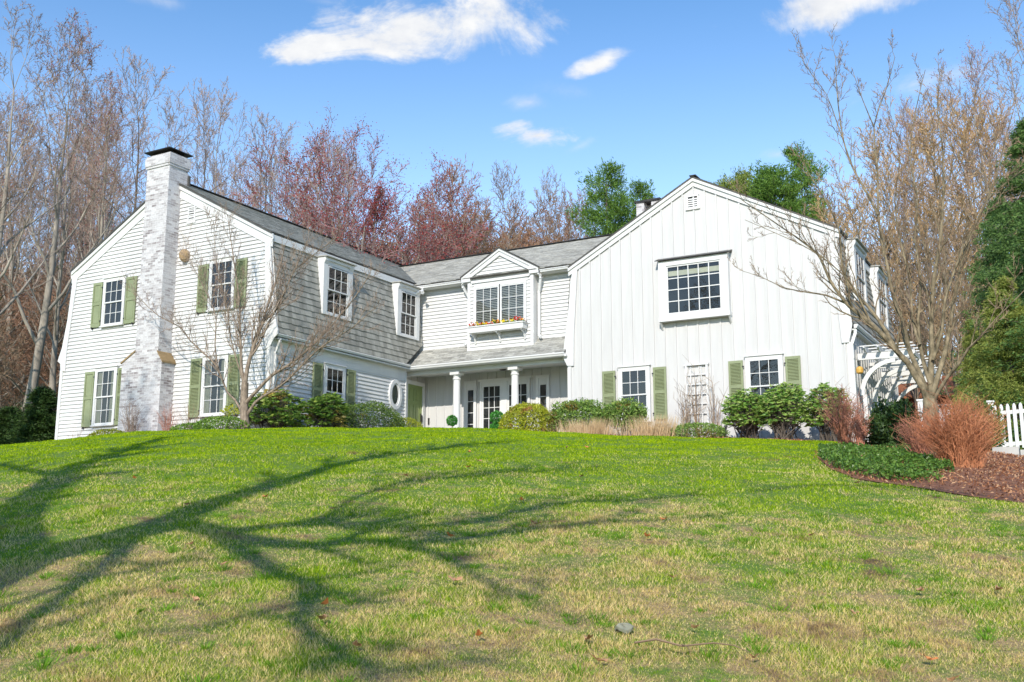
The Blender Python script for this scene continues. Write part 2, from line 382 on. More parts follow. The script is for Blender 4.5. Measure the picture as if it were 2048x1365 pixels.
# --- columns
for x in (-19.97,-17.54):
    g=G(); c=(x,31.47,3.02); h=2.43
    g.lathe(c,[(.17,0),(.17,.06),(.145,.10),(.142,.9),(.125,h-.06),(.125,h-.05),(.15,h-.04),(.15,h),(.13,h+.02),(.13,h+.07),(.17,h+.12),(.17,h+.14)],24)
    g.box(x-.19,x+.19,31.47-.19,31.47+.19,5.58,5.685)
    part(house,'column',g,M['white'])
# --- trims -------------------------------------------------------
g=G()
def rake(g,F,a,b,w,n0,n1,drop=0):
    """board below the line a->b (u,z) of frame F, width w measured down"""
    O,U,Nn=F
    P=[(a[0],a[1]-drop),(b[0],b[1]-drop),(b[0],b[1]-drop-w),(a[0],a[1]-drop-w)]
    g.prism([O+U*u+Z3*z+Nn*n0 for u,z in P],Nn*(n1-n0))
# left wing: rakes, corner boards, frieze
pk=(-26.78,11.86); bR=(-22.02,9.29); bL=(-31.55,9.22)
for a,b in ((pk,bR),(bL,pk)):
    rake(g,fLW,a,b,.16,.025,.10); rake(g,fLW,a,b,.30,.022,.05,.16)
for F,pts in ((fLW,[(-22.02,9.29),(-21.99,9.1),(-22.1,8.9),(-21.9,7.4),(-21.72,6.35),(-21.64,6.12),(-21.64,5.98),(-21.78,5.88),(-21.93,5.62),(-22.15,5.55),(-22.15,6.3),(-22.32,8.9),(-22.3,9.2)]),
              (fLW,[(-31.55,9.22),(-31.6,9.0),(-31.48,8.85),(-31.6,7.4),(-31.78,6.4),(-31.9,6.1),(-31.95,5.95),(-31.8,5.85),(-31.76,5.6),(-31.52,5.55),(-31.52,6.3),(-31.25,8.9),(-31.3,9.2)]),
              (fRW,[(-15.20,8.97),(-15.12,8.78),(-15.10,8.7),(-15.26,7.4),(-15.44,6.15),(-15.49,6.02),(-15.49,5.86),(-15.42,5.72),(-15.32,5.52),(-15.08,5.5),(-15.06,6.6),(-14.92,8.6),(-14.9,9.0)][::-1]),
              (fRW,[(-6.10,9.03),(-6.16,8.85),(-6.22,8.75),(-6.08,7.4),(-5.94,6.25),(-5.88,6.15),(-5.88,5.98),(-5.93,5.75),(-6.0,5.5),(-6.2,5.5),(-6.26,6.6),(-6.42,8.7),(-6.42,9.05)])):
    O,U,Nn=F; g.prism([O+U*u+Z3*z+Nn*.02 for u,z in pts],Nn*.045)
g.fbox(fLW,SX-.11,SX+.03,-.02,.055,2.2,5.62); g.fbox(fLW,-31.79,-31.65,-.02,.055,2.2,5.62); g.fbox(fSX,LW-.0,LW+.12,.0,.045,2.2,5.6)
g.fbox(fSX,LW,31.05,0,.035,5.48,5.86)
# right wing rakes
pk2=(-10.65,11.42); c1=(-15.24,8.93); c2=(-6.06,9.0)
for a,b in ((c1,pk2),(pk2,c2)):
    rake(g,fRW,a,b,.12,.03,.11); rake(g,fRW,a,b,.16,.026,.06,.12)
g.fbox(fRW,-15.3,-15.2,0,.03,2.0,5.52); g.fbox(fRW,-6.06,-5.94,0,.03,2.0,5.5)
# dormer rakes and corner boards
pk3=(-18.24,10.16); d1=(-19.86,9.24); d2=(-16.62,9.24)
for a,b in ((d1,pk3),(pk3,d2)): rake(g,fDO,a,b,.10,.07,.13); rake(g,fDO,a,b,.16,.025,.09,.10)
O,U,Nn=fDO
for s in (-1,1):
    cx=-18.24; q=[(cx+s*1.62,9.22),(cx+s*1.62,9.05),(cx+s*1.24,9.05),(cx+s*1.24,9.35)]
    g.prism([O+U*u+Z3*z+Nn*.02 for u,z in q],Nn*.10)
g.fbox(fDO,-19.62,-19.5,.0,.05,6.42,9.06); g.fbox(fDO,-16.98,-16.86,.0,.05,6.42,9.06); g.fbox(fDO,-19.5,-16.98,.0,.045,6.42,6.56)
g.box(-19.62,-19.59,31.65,32.0,6.4,9.1); g.box(-16.89,-16.86,31.65,32.0,6.4,9.1)
# soffits
g.box(-22.2,-19.6,31.66,32.0,9.04,9.10); g.box(-16.88,-15.2,31.66,32.0,9.04,9.10)
g.box(SX,-21.7,LW+.05,31.0,5.86,5.90)
g.box(-6.0,-5.8,RW+.05,39.5,5.88,5.92)
part(house,'trim',g,M['white'])
# --- gutters
def gutter(name,p0,p1,out,sz=.11):
    """K-style gutter: open trough"""
    g=G(); p0=V3(p0);p1=V3(p1);o=V3(out)
    prof=[(0,0),(sz*.75,0),(sz*.9,sz*.45),(sz*1.1,sz*.6),(sz*1.1,sz),(sz*.98,sz),(sz*.98,sz*.7),(sz*.8,sz*.5),(sz*.7,.015),(.012,.015),(.012,sz),(0,sz)]
    A=[p0+o*a+Z3*b for a,b in prof];B=[p1+o*a+Z3*b for a,b in prof]; n=len(prof)
    base=g.n; g.v.append(np.array([tuple(p) for p in A+B])); g.n+=2*n
    for i in range(n-1): g.poly.append([base+i,base+i+1,base+n+i+1,base+n+i])
    for P in (A,B): g.ngon([P[0],P[1],P[2],P[3],P[4],P[11]])
    for t in np.linspace(.06,.94,max(2,int((p1-p0).length/2.2))):
        q=p0.lerp(p1,t); d=(p1-p0).normalized(); g.box(*sorted((q.x-.04*abs(d.x),q.x+.04*abs(d.x)+.0+abs(o.x)*sz*o.x)),*sorted((q.y-.04*abs(d.y),q.y+.04*abs(d.y)+o.y*sz)),q.z+sz,q.z+sz+.012)
    return part(house,name,g,M['gutter'])
gutter('porch_gutter',(-22.1,31.08,5.86),(-15.36,31.08,5.86),(0,-1,0),.12)
gutter('upper_gutter',(-22.1,31.66,9.06),(-19.9,31.66,9.06),(0,-1,0))
gutter('upper_gutter',(-16.58,31.66,9.06),(-15.25,31.66,9.06),(0,-1,0))
gutter('side_gutter',(-21.74,LW+.0,5.93),(-21.74,30.9,5.93),(1,0,0),.09)
gutter('side_gutter',(-5.86,RW+.1,5.95),(-5.86,39.5,5.95),(1,0,0),.11)
# --- downspouts
def spout(pts,w=.085):
    g=G()
    for a,b in zip(pts[:-1],pts[1:]): g.bar(a,b,w,w*.75,(0,1,0) if abs(a[2]-b[2])>.01 else (0,0,1))
    for p in pts[1:-1]: g.box(p[0]-w/2,p[0]+w/2,p[1]-w/2,p[1]+w/2,p[2]-w/2,p[2]+w/2)
    part(house,'downspout',g,M['gutter'])
spout([(-19.86,31.62,9.02),(-19.86,31.68,8.92),(-19.70,31.86,8.5),(-19.70,31.86,6.85),(-19.80,31.72,6.72)])
spout([(-16.60,31.62,9.0),(-16.60,31.68,8.9),(-16.76,31.86,8.4),(-16.76,31.86,6.85),(-16.62,31.70,6.72)])
spout([(-5.82,31.3,5.9),(-5.82,31.3,5.8),(-5.93,31.22,5.45),(-5.93,31.22,2.3)])
spout([(-21.72,23.95,5.9),(-21.72,23.95,5.8),(-21.88,23.95,5.45),(-21.88,23.95,2.7)],.07)
# --- roofs
def slab(g,quad,th):
    a,b,c,d=[V3(p) for p in quad]; n=(b-a).cross(d-a).normalized()
    if n.z<0: n=-n
    g.prism([a,b,c,d],-n*th)
def roof(name,p_eaveA,p_eaveB,p_ridgeA,course,width,thick,m,poly=None,th=.1,edge='roof_edge'):
    """sheet from eave line A-B up to ridge"""
    A=V3(p_eaveA);B=V3(p_eaveB);C=V3(p_ridgeA); U=(B-A).normalized(); W=(C-A); Vv=(W-U*W.dot(U)).normalized(); H=(W).dot(Vv); Lx=(B-A).length
    g=G(); poly=poly or [(0,0),(Lx,0),(Lx,H),(0,H)]
    shingles(g,A,U,Vv,poly,course,width,thick); o=part(house,name,g,m)
    g=G(); Nn=U.cross(Vv); Nn=Nn if Nn.z>0 else -Nn
    g.prism([A+U*a+Vv*b-Nn*.004 for a,b in poly],-Nn*th); part(house,edge,g,M['brown'] if th<.06 else M['white'])
    return o
# upper left wing roof (both slopes), runs back
roof('roof',(-22.0,LW-.13,9.30),(-22.0,40,9.30),(-26.78,LW-.13,11.90),.16,.30,.013,M['asphalt'],th=.05)
roof('roof',(-31.57,LW-.13,9.24),(-31.57,40,9.24),(-26.78,LW-.13,11.90),.16,.5,.007,M['asphalt'],th=.05)
# fascia under upper roof, long side
g=G(); g.box(-22.10,-22.02,LW,32.1,9.02,9.24); part(house,'fascia',g,M['white'])
# mansard, cedar shingles
roof('mansard_roof',(-21.68,LW+.02,6.03),(-21.68,31.9,6.03),(-22.10,LW+.02,9.12),.205,.17,.026,M['shingle'],poly=[(0,0),(6.85,0),(8.08,.9),(8.1,3.1),(0,3.1)],th=.06)
# right wing: upper slopes and mansards
roof('roof',(-6.06,RW-.12,9.03),(-6.06,39.6,9.03),(-10.65,RW-.12,11.46),.16,.5,.007,M['asphalt'],th=.045)
roof('roof',(-15.24,RW-.12,8.97),(-15.24,39.6,8.97),(-10.65,RW-.12,11.46),.16,.5,.007,M['asphalt'],th=.045)
g=G(); g.box(-6.2,-6.12,RW+.05,39.5,8.72,8.96); part(house,'fascia',g,M['white'])
roof('mansard_roof',(-5.88,RW+.06,6.06),(-5.88,39.5,6.06),(-6.22,RW+.06,8.9),.205,.2,.026,M['shingle'],th=.06)
roof('mansard_roof',(-15.42,RW+.06,6.06),(-15.42,39.5,6.06),(-15.2,RW+.06,8.9),.205,.4,.026,M['shingle'],th=.06)
# middle roof and ridge
roof('roof',(-27.5,31.52,9.19),(-11.0,31.52,9.19),(-27.5,36.2,11.47),.15,.30,.013,M['asphalt'],poly=[(5.2,0),(16.5,0),(16.5,5.2),(.6,5.2)],th=.05)
roof('roof',(-27.5,40.9,9.19),(-11.0,40.9,9.19),(-27.5,36.2,11.47),.3,.6,.007,M['asphalt'],th=.05)
g=G(); g.bar((-27.2,36.2,11.50),(-11,36.2,11.50),.22,.03); g.bar((-26.78,LW-.1,11.93),(-26.78,40,11.93),.22,.03,(0,0,1)); g.bar((-10.65,RW-.1,11.50),(-10.65,39.5,11.50),.22,.03,(0,0,1)); part(house,'ridge_cap',g,M['cap'])
# porch roof: from eave y=31.0 up to the upper wall
roof('porch_roof',(-22.0,31.0,5.99),(-15.36,31.0,5.99),(-22.0,32.0,6.74),.14,.30,.013,M['asphalt'],th=.05)
# dormer roof
for s in (-1,1):
    a=V3((-18.24+s*1.66,31.50,9.25)); b=V3((-18.24+s*1.66,33.6,9.25)); c=V3((-18.24,31.50,10.19))
    roof('dormer_roof',a,b,c,.15,.30,.013,M['asphalt'],poly=[(0,0),(.25,0),(2.25,1.9),(0,1.9)],th=.035)
# side mansard dormers on both wings ---------------------------------
def side_dormer(xw,xr,y0,y1,z0,z1,nm):
    """box dormer on the +x mansard: face at xw, going back to xr"""
    d=empty('dormer',(0,0,0)); d.parent=house; d.location=-house.location
    g=G(); cw=.21
    F=(V3((xw,0,0)),YA,XA)
    xb=xw-.30
    for a,b in ((y0,y0+cw),(y1-cw,y1)):           # flared cheeks: deeper at the top
        g.prism([V3((xw,a,z0)),V3((xw,a,z1-.22)),V3((xw+.06,a,z1-.10)),V3((xw+.06,a,z1)),V3((xb-.1,a,z1)),V3((xb+.1,a,z0))],V3((0,b-a,0)))
    g.box(xb,xw,y0+cw,y1-cw,z1-.24,z1); g.box(xw,xw+.06,y0+cw,y1-cw,z1-.10,z1)
    g.box(xb+.1,xw+.005,y0+cw,y1-cw,z0,z0+.07); g.box(xb-.05,xw-.07,y0+cw,y1-cw,z0+.07,z1-.24)
    part(d,'surround',g,M['white'])
    g=G(); g.prism([V3((xw+.14,y0-.04,z1+.002)),V3((xb-.2,y0-.04,z1+.03)),V3((xb-.2,y1+.04,z1+.03)),V3((xw+.14,y1+.04,z1+.002))],V3((0,0,.035))); part(d,'flat_roof',g,M['asphalt'])
    window(d,(V3((xw-.066,0,0)),YA,XA),y0+cw+.02,y1-cw-.02,z0+.08,z1-.26,3,4,double=True,casing=.0)
    return d
# --- windows
WIN=[]
def window(parent,F,u0,u1,z0,z1,cols,rows,double=True,casing=.09,head=True,sill=True,blinds=None,curtains=False,bar=.020,deep=.05):
    """u0..z1 = sash opening; everything proud of the wall"""
    w=empty('window',(0,0,0)); w.parent=parent
    P=V3((0,0,0)); q=parent
    while q: P+=q.location; q=q.parent
    w.location=-P; WIN.append((F[0].copy(),(u0+u1)/2))
    cs=casing; sh=.037 if F[0] in (fLW[0],fSX[0],fDO[0]) else (.037 if F[0]==fRW[0] else 0)
    F=(F[0]+F[2]*sh,F[1],F[2])
    if cs>0:
        g=G(); g.fbox(F,u0-cs,u0,-sh,deep+.01,z0-.03,z1+cs); g.fbox(F,u1,u1+cs,-sh,deep+.01,z0-.03,z1+cs); g.fbox(F,u0,u1,-sh,deep+.01,z1,z1+cs)
        if head: g.fbox(F,u0-cs-.03,u1+cs+.03,-sh,deep+.05,z1+cs,z1+cs+.03)
        part(w,'frame',g,M['white'])
        if sill:
            g=G(); g.fbox(F,u0-cs-.02,u1+cs+.02,-sh,deep+.05,z0-.07,z0-.03); g.fbox(F,u0,u1,0,deep+.03,z0-.03,z0+.0); part(w,'sill',g,M['white'])
    g=G(); s=.045
    def sash(za,zb,n):
        g.fbox(F,u0,u0+s,n,n+.03,za,zb); g.fbox(F,u1-s,u1,n,n+.03,za,zb); g.fbox(F,u0+s,u1-s,n,n+.03,za,za+s); g.fbox(F,u0+s,u1-s,n,n+.03,zb-s,zb)
        r=rows//2 if double else rows
        for i in range(1,cols):
            u=u0+s+(u1-u0-2*s)*i/cols; g.fbox(F,u-bar/2,u+bar/2,n+.004,n+.024,za+s,zb-s)
        for j in range(1,r):
            z=za+s+(zb-za-2*s)*j/r; g.fbox(F,u0+s,u1-s,n+.0055,n+.0225,z-bar/2,z+bar/2)
    if double:
        zm=(z0+z1)/2; sash(zm-.02,z1,.035); sash(z0,zm+.022,.008)
    else: sash(z0,z1,.02)
    part(w,'sash',g,M['white'])
    g=G(); O,U,Nn=F
    def pane(za,zb,n,r=None):
        r=r or rows
        for i in range(cols):
            for j in range(r):
                ua=u0+(u1-u0)*i/cols;ub=u0+(u1-u0)*(i+1)/cols;a=za+(zb-za)*j/r;b=za+(zb-za)*(j+1)/r; e=[rng.uniform(-.0012,.0012) for _ in range(3)]
                g.ngon([O+U*ua+Z3*a+Nn*(n+e[0]),O+U*ub+Z3*a+Nn*(n+e[1]),O+U*ub+Z3*b+Nn*(n+e[1]+e[2]),O+U*ua+Z3*b+Nn*(n+e[0]+e[2])])
    if double: pane(zm+.01,z1-.01,.0475,rows//2); pane(z0+.01,zm-.005,.0207,rows//2)
    else: pane(z0+.01,z1-.01,.0327)
    part(w,'pane',g,M['glass'])
    g=G(); g.fbox(F,u0+.005,u1-.005,-.2,.0035,z0+.005,z1-.005); part(w,'room_standin',g,M['room_standin'])
    if blinds=='slats':
        g=G(); z=z0+.06
        while z<z1-.05: g.fbox(F,u0+.05,u1-.05,.005,.012,z,z+.026); z+=.062
        part(w,'blind',g,M['blind'])
    if blinds=='shade':
        g=G(); g.fbox(F,u0+.05,u1-.05,.005,.012,z1-.34,z1-.17); part(w,'roller_shade',g,M['shade'])
    if blinds=='sheer':
        g=G(); g.fbox(F,u0+.06,u1-.06,.004,.007,z0+.05,z1-.05); part(w,'blind',g,M['curtain'])
    if curtains:
        g=G()
        for a,b in ((u0+.04,u0+.04+(u1-u0)*.24),(u1-.04-(u1-u0)*.2,u1-.04)):
            k=7
            for i in range(k):
                ua=a+(b-a)*i/k; g.fbox(F,ua,ua+(b-a)/k*.85,.0045,.0075+.002*(i%2),z0+.04,z1-.04)
        part(w,'curtain',g,M['curtain'])
    return w
def shutter(F,u0,u1,z0,z1,louver=True,split=.52,n0=.045):
    s=empty('shutter',(0,0,0)); s.parent=house; s.location=-house.location
    g=G(); t=.04; st=.065*min(1,(u1-u0)/.45); zm=z0+(z1-z0)*split
    g.fbox(F,u0,u0+st,n0,n0+t,z0,z1); g.fbox(F,u1-st,u1,n0,n0+t,z0,z1)
    for a,b in ((z0,z0+.12),(zm-.05,zm+.05),(z1-.09,z1)): g.fbox(F,u0+st,u1-st,n0,n0+t,a,b)
    part(s,'shutter_frame',g,M['shutter'])
    g=G()
    for a,b in ((z0+.12,zm-.05),(zm+.05,z1-.09)):
        if louver:
            k=int((b-a)/.045)
            for i in range(k):
                z=a+(b-a)*(i+.5)/k; O,U,Nn=F
                P=[]
                for uu in (u0+st,u1-st): P.append([O+U*uu+Nn*(n0+.008)+Z3*(z+.018),O+U*uu+Nn*(n0+.034)+Z3*(z-.014),O+U*uu+Nn*(n0+.030)+Z3*(z-.022),O+U*uu+Nn*(n0+.004)+Z3*(z+.010)])
                A,B=P; g.hexa([A[0],A[1],A[2],A[3],B[0],B[1],B[2],B[3]])
            g.fbox(F,u0+st,u1-st,n0-.001,n0+.003,a,b)
        else:
            g.fbox(F,u0+st,u1-st,n0,n0+.018,a,b); g.fbox(F,u0+st+.03,u1-st-.03,n0+.018,n0+.026,a+.03,b-.03)
    part(s,'louvre' if louver else 'panel',g,M['shutter'])
    cw=[c for o_,c in WIN if (o_-F[0]).length<.1]; c=min(cw,key=lambda q:abs(q-(u0+u1)/2)); right=c>(u0+u1)/2; ui=u1 if right else u0; sg=1 if right else -1
    for z in (z0+.2,z1-.2):
        g=G(); g.fbox(F,min(ui-sg*.02,ui+sg*.035),max(ui-sg*.02,ui+sg*.035),n0+.02,n0+.05,z-.022,z+.022); part(s,'hinge',g,M['iron'])
    uo=(u0 if right else u1)+sg*.07; g=G(); g.fbox(F,uo-.02,uo+.02,n0-.01,n0+.055,z0-.06,z0+.02); part(s,'holdback',g,M['iron'])
    return s
k=FX
# left wing gable windows (upper left, lower left, upper right, lower right)
window(house,fLW,-29.93*k,-28.99*k,7.09*k,8.68*k,3,4)
shutter(fLW,-30.57*k,-30.10*k,7.06*k,8.68*k,False); shutter(fLW,-28.87*k,-28.36*k,7.04*k,8.70*k,False)
window(house,fLW,-30.03*k,-29.10*k,3.60*k,5.48*k,3,4,curtains=True)
shutter(fLW,-30.66*k,-30.18*k,3.54*k,5.48*k,False); shutter(fLW,-28.98*k,-28.50*k,3.53*k,5.50*k,True)
window(house,fLW,-24.79*k,-23.83*k,7.12*k,8.70*k,3,4)
shutter(fLW,-25.40*k,-24.93*k,7.07*k,8.69*k,True); shutter(fLW,-23.72*k,-23.24*k,7.07*k,8.68*k,True)
window(house,fLW,-24.87*k,-23.93*k,3.66*k,5.47*k,3,4,curtains=True)
shutter(fLW,-25.50*k,-25.02*k,3.60*k,5.53*k,True); shutter(fLW,-23.82*k,-23.33*k,3.59*k,5.53*k,True)
# gable vents
def vent(F,u0,u1,z0,z1):
    g=G(); s=.05
    g.fbox(F,u0,u0+s,0,.05,z0,z1); g.fbox(F,u1-s,u1,0,.05,z0,z1); g.fbox(F,u0,u1,0,.052,z1-s,z1); g.fbox(F,u0-.03,u1+.03,0,.06,z0-.03,z0+s-.01)
    n=max(4,int((z1-z0)/.09)); 
    for i in range(n): z=z0+s+(z1-z0-2*s)*i/n; g.fbox(F,u0+s,u1-s,.004,.040,z,z+.035,.03)
    v=part(house,'gable_vent',g,M['white']); g=G(); g.fbox(F,u0+s,u1-s,-.05,.0235,z0+s,z1-s); part(v,'backing',g,M['room_standin'])  # darkness behind the slats is the backing's near-black colour
vent(fLW,-26.09*k,-25.74*k,10.26*k,10.83*k); vent(fRW,-10.90,-10.48,10.38,10.84)
# long side of the left wing: window, shutters, round window
g0=21.95/22.0
window(house,fSX,26.40,27.30,3.7,5.35,3,4,casing=.10)
shutter(fSX,25.76,26.24,3.6,5.42,True); shutter(fSX,27.52,27.98,3.6,5.42,True)
w=empty('round_window',(0,0,0)); w.parent=house; w.location=-house.location
def ringo(g,F,u,z,ru,rz,w_,n0,n1,n=40):
    O,U,Nn=F; V=[]
    for i in range(n):
        a=2*math.pi*i/n
        for rr,nn in ((0,n0),(0,n1),(w_,n1),(w_,n0)):
            V.append(tuple(O+U*(u+math.cos(a)*(ru+rr))+Z3*(z+math.sin(a)*(rz+rr))+Nn*nn))
    Q=[]
    for i in range(n):
        j=(i+1)%n
        for q in range(4): Q.append([i*4+q,j*4+q,j*4+(q+1)%4,i*4+(q+1)%4])
    g.add(V,Q)
g=G(); ringo(g,fSX,30.33,4.86,.25,.42,.13,0,.10); ringo(g,fSX,30.33,4.86,.20,.36,.06,.02,.07); part(w,'frame',g,M['white'])
g=G(); O,U,Nn=fSX; g.ngon([O+U*(30.33+.24*math.cos(a))+Z3*(4.86+.40*math.sin(a))+Nn*.05 for a in [i*math.pi/20 for i in range(40)]]); part(w,'pane',g,M['glass'])
g=G(); g.ngon([O+U*(30.33+.24*math.cos(a))+Z3*(4.86+.40*math.sin(a))+Nn*.042 for a in [i*math.pi/20 for i in range(40)]]); part(w,'room_standin',g,M['curtain'])
# side dormers of both wings
side_dormer(-21.76,-22.1,25.98,27.52,7.06,9.0,'a'); side_dormer(-21.76,-22.1,30.2,31.62,7.04,9.0,'b')
side_dormer(-5.90,-6.2,32.3,34.1,7.0,8.95,'c'); side_dormer(-5.90,-6.2,36.2,38.0,7.0,8.95,'d')
# centre dormer double window
window(house,fDO,-19.27,-18.27,7.40,8.76,3,3,double=False,blinds='slats',casing=.06,head=False)
window(house,fDO,-18.19,-17.20,7.40,8.76,3,3,double=False,blinds='slats',casing=.06,head=False)
g=G(); g.fbox(fDO,-19.36,-17.10,.0,.04,8.83,8.97); g.fbox(fDO,-19.44,-17.02,.0,.09,8.97,9.01); g.fbox(fDO,-18.262,-18.198,.0,.075,7.40,8.76); part(house,'window_head',g,M['white'])
# right wing: boxed picture window
fBX=(V3((0,RW-.25,0)),XA,-YA)
b=empty('bay_window',(0,0,0)); b.parent=house; b.location=-house.location
g=G(); x0,x1,z0,z1=-11.87,-9.53,6.66,8.68
g.fbox(fRW,x0,-11.60,.03,.25,z0+.12,z1); g.fbox(fRW,-9.78,x1,.03,.25,z0+.12,z1); g.fbox(fRW,-11.60,-9.78,.03,.25,8.50,z1); g.fbox(fRW,-11.60,-9.78,.03,.25,z0+.12,6.88)
g.fbox(fRW,x0-.02,x1+.02,.03,.27,z0,z0+.12)
for x in (x0,x1-.05): g.prism([V3((x,RW-.02,z0)),V3((x,RW-.25,z0)),V3((x,RW-.02,z0-.24))],V3((.05,0,0))); g.prism([V3((x,RW-.02,z1)),V3((x,RW-.27,z1)),V3((x,RW-.02,z1+.10))],V3((.05,0,0)))
part(b,'box_frame',g,M['white'])
g=G(); g.prism([V3((x0-.09,RW-.0,z1+.16)),V3((x0-.09,RW-.33,z1+.03)),V3((x0-.09,RW-.33,z1-.0)),V3((x0-.09,RW,z1+.1))],V3((x1-x0+.18,0,0))); part(b,'hood',g,M['cap'])
window(b,(V3((0,RW-.17,0)),XA,-YA),-11.60,-9.78,6.885,8.495,5,4,double=False,casing=0,blinds='shade',bar=.03)
# right wing lower windows
window(house,fRW,-13.33,-12.42,3.52,5.20,3,4,casing=.10); window(house,fRW,-9.04,-8.08,3.52,5.21,3,4,casing=.10)
for a,b_ in ((-14.01,-13.55),(-12.21,-11.76),(-9.69,-9.23),(-7.91,-7.45)): shutter(fRW,a,b_,3.52,5.22,True)
# porch wall: french doors with sidelights
def fdoor(u0,u1,handle=None):
    d=empty('french_door',(0,0,0)); d.parent=house; d.location=-house.location; F=(fPW[0]-YA*.012,XA,-YA); za,zb=3.05,5.42
    g=G(); g.fbox(F,u0-.07,u0,.0,.09,za,zb+.07); g.fbox(F,u1,u1+.07,.0,.09,za,zb+.07); g.fbox(F,u0,u1,.0,.09,zb,zb+.07); part(d,'frame',g,M['white'])
    g=G(); s=.075
    g.fbox(F,u0,u0+s,.02,.055,za,zb); g.fbox(F,u1-s,u1,.02,.055,za,zb); g.fbox(F,u0+s,u1-s,.02,.055,za,za+.25); g.fbox(F,u0+s,u1-s,.02,.055,zb-.14,zb)
    for i in (1,2): u=u0+s+(u1-u0-2*s)*i/3; g.fbox(F,u-.012,u+.012,.03,.05,za+.25,zb-.14)
    for j in range(1,5): z=za+.25+(zb-.14-za-.25)*j/5; g.fbox(F,u0+s,u1-s,.032,.048,z-.012,z+.012)
    part(d,'leaf',g,M['white'])
    g=G(); O,U,Nn=F; g.ngon([O+U*u+Z3*z+Nn*.04 for u,z in ((u0+s,za+.25),(u1-s,za+.25),(u1-s,zb-.14),(u0+s,zb-.14))]); part(d,'pane',g,M['glass'])
    g=G(); g.fbox(F,u0+s-.01,u1-s+.01,-.1,.027,za+.2,zb-.1); part(d,'room_standin',g,M['room_standin'])
    if handle: g=G(); g.fbox(F,handle-.02,handle+.02,.055,.075,4.1,4.35); g.fbox(F,handle-.01,handle+.01,.075,.11,4.24,4.27); g.fbox(F,handle-.08,handle+.01,.10,.115,4.24,4.27); part(d,'handle',g,M['shade'])
fdoor(-19.70,-18.85,-18.91); fdoor(-18.60,-17.72)
g=G(); g.fbox(fPW,-19.86,-17.58,.0,.11,5.49,5.56); g.fbox(fPW,-18.78,-18.67,.0,.10,3.05,5.49); part(house,'door_head',g,M['white'])
def sidelight(u0,u1):
    d=empty('sidelight',(0,0,0)); d.parent=house; d.location=-house.location; F=(fPW[0]-YA*.012,XA,-YA)
    g=G(); g.fbox(F,u0-.1,u0,0,.08,3.05,5.55); g.fbox(F,u1,u1+.1,0,.08,3.05,5.55); g.fbox(F,u0,u1,0,.08,5.45,5.55); g.fbox(F,u0,u1,.0,.05,5.20,5.45); g.fbox(F,u0,u0+.06,.0,.05,3.05,5.2); g.fbox(F,u1-.03,u1,.0,.05,3.05,5.2)
    for j in range(1,5): z=3.05+2.15*j/5; g.fbox(F,u0+.06,u1-.03,.02,.045,z-.012,z+.012)
    part(d,'frame',g,M['white'])
    g=G(); O,U,Nn=F; g.ngon([O+U*u+Z3*z+Nn*.032 for u,z in ((u0+.06,3.05),(u1-.03,3.05),(u1-.03,5.2),(u0+.06,5.2))]); part(d,'pane',g,M['glass'])
    g=G(); g.fbox(F,u0+.05,u1-.02,-.1,.0275,3.05,5.2); part(d,'room_standin',g,M['room_standin'])
sidelight(-20.38,-20.04); sidelight(-17.30,-16.96)
# green door in the side wall under the porch
d=empty('green_door',(0,0,0)); d.parent=house; d.location=-house.location
F=fDR
g=G(); g.fbox(F,31.46,31.62,.0,.07,3.05,5.60); g.fbox(F,32.62,32.75,.0,.07,3.05,5.60); g.fbox(F,31.62,32.62,.0,.07,5.45,5.60); g.box(-22.3,-21.9,31.0,31.06,3.0,5.75); part(d,'frame',g,M['white'])
g=G(); g.fbox(F,31.62,32.62,.0,.012,3.05,5.45)
def panel(a,b,c,e): g.fbox(F,a,b,.012,.028,c,e)
for a,b in ((31.62,31.74),(32.06,32.18),(32.5,32.62)): panel(a,b,3.05,5.45)
for c,e in ((3.05,3.25),(4.72,4.84),(5.33,5.45)): 
    for a,b in ((31.74,32.06),(32.18,32.5)): g.fbox(F,a,b,.012,.027,c,e)
for a,b in ((31.79,32.01),(32.23,32.45)):
    for c,e in ((3.3,4.67),(4.89,5.28)): g.fbox(F,a,b,.012,.024,c,e)
part(d,'leaf',g,M['door'])
g=G(); g.fbox(F,32.51,32.57,.028,.05,4.0,4.4); g.fbox(F,32.53,32.56,.05,.10,4.08,4.34); part(d,'handle',g,M['iron'])
# porch ceiling lamp, doorbell
g=G(); g.lathe((-18.2,31.75,5.66),[(.09,0),(.12,.03),(.12,.12),(.05,.18)],14); part(house,'ceiling_lamp',g,M['iron'])
g=G(); g.fbox(fPW,-22.12,-22.07,.0,.05,4.0,4.25); part(house,'doorbell',g,M['iron'])
# --- chimney
ch=empty('chimney',(0,0,0)); ch.parent=house; ch.location=-house.location
x0,x1=-27.36,-26.28; sh0,sh1=-27.95,-26.08; yf=23.22; yb=24.03
g=G()
pts=[(sh0,2.2),(sh1,2.2),(sh1,5.42),(x1,5.74),(x1,12.15),(x0,12.15),(x0,5.82),(sh0,5.5)]
g.prism([V3((x,yf,z)) for x,z in pts],V3((0,yb-yf,0)))
for i,(e,a,b) in enumerate(((.035,12.15,12.23),(.06,12.23,12.52),(.03,12.52,12.60))): g.box(x0-e,x1+e,yf-e,yb+e,a,b)
part(ch,'brick_stack',g,M['brick'],uv=True)
g=G(); g.prism([V3((x1-.02,yf-.03,5.80)),V3((sh1+.05,yf-.03,5.44)),V3((sh1+.05,yf-.03,5.38)),V3((x1-.02,yf-.03,5.74))],V3((0,.62,0))); part(ch,'shoulder_cap',g,M['lead']); g=G(); g.prism([V3((x0+.02,yf-.03,5.88)),V3((sh0-.05,yf-.03,5.52)),V3((sh0-.05,yf-.03,5.46)),V3((x0+.02,yf-.03,5.82))],V3((0,.62,0))); part(ch,'shoulder_cap',g,M['lead'])
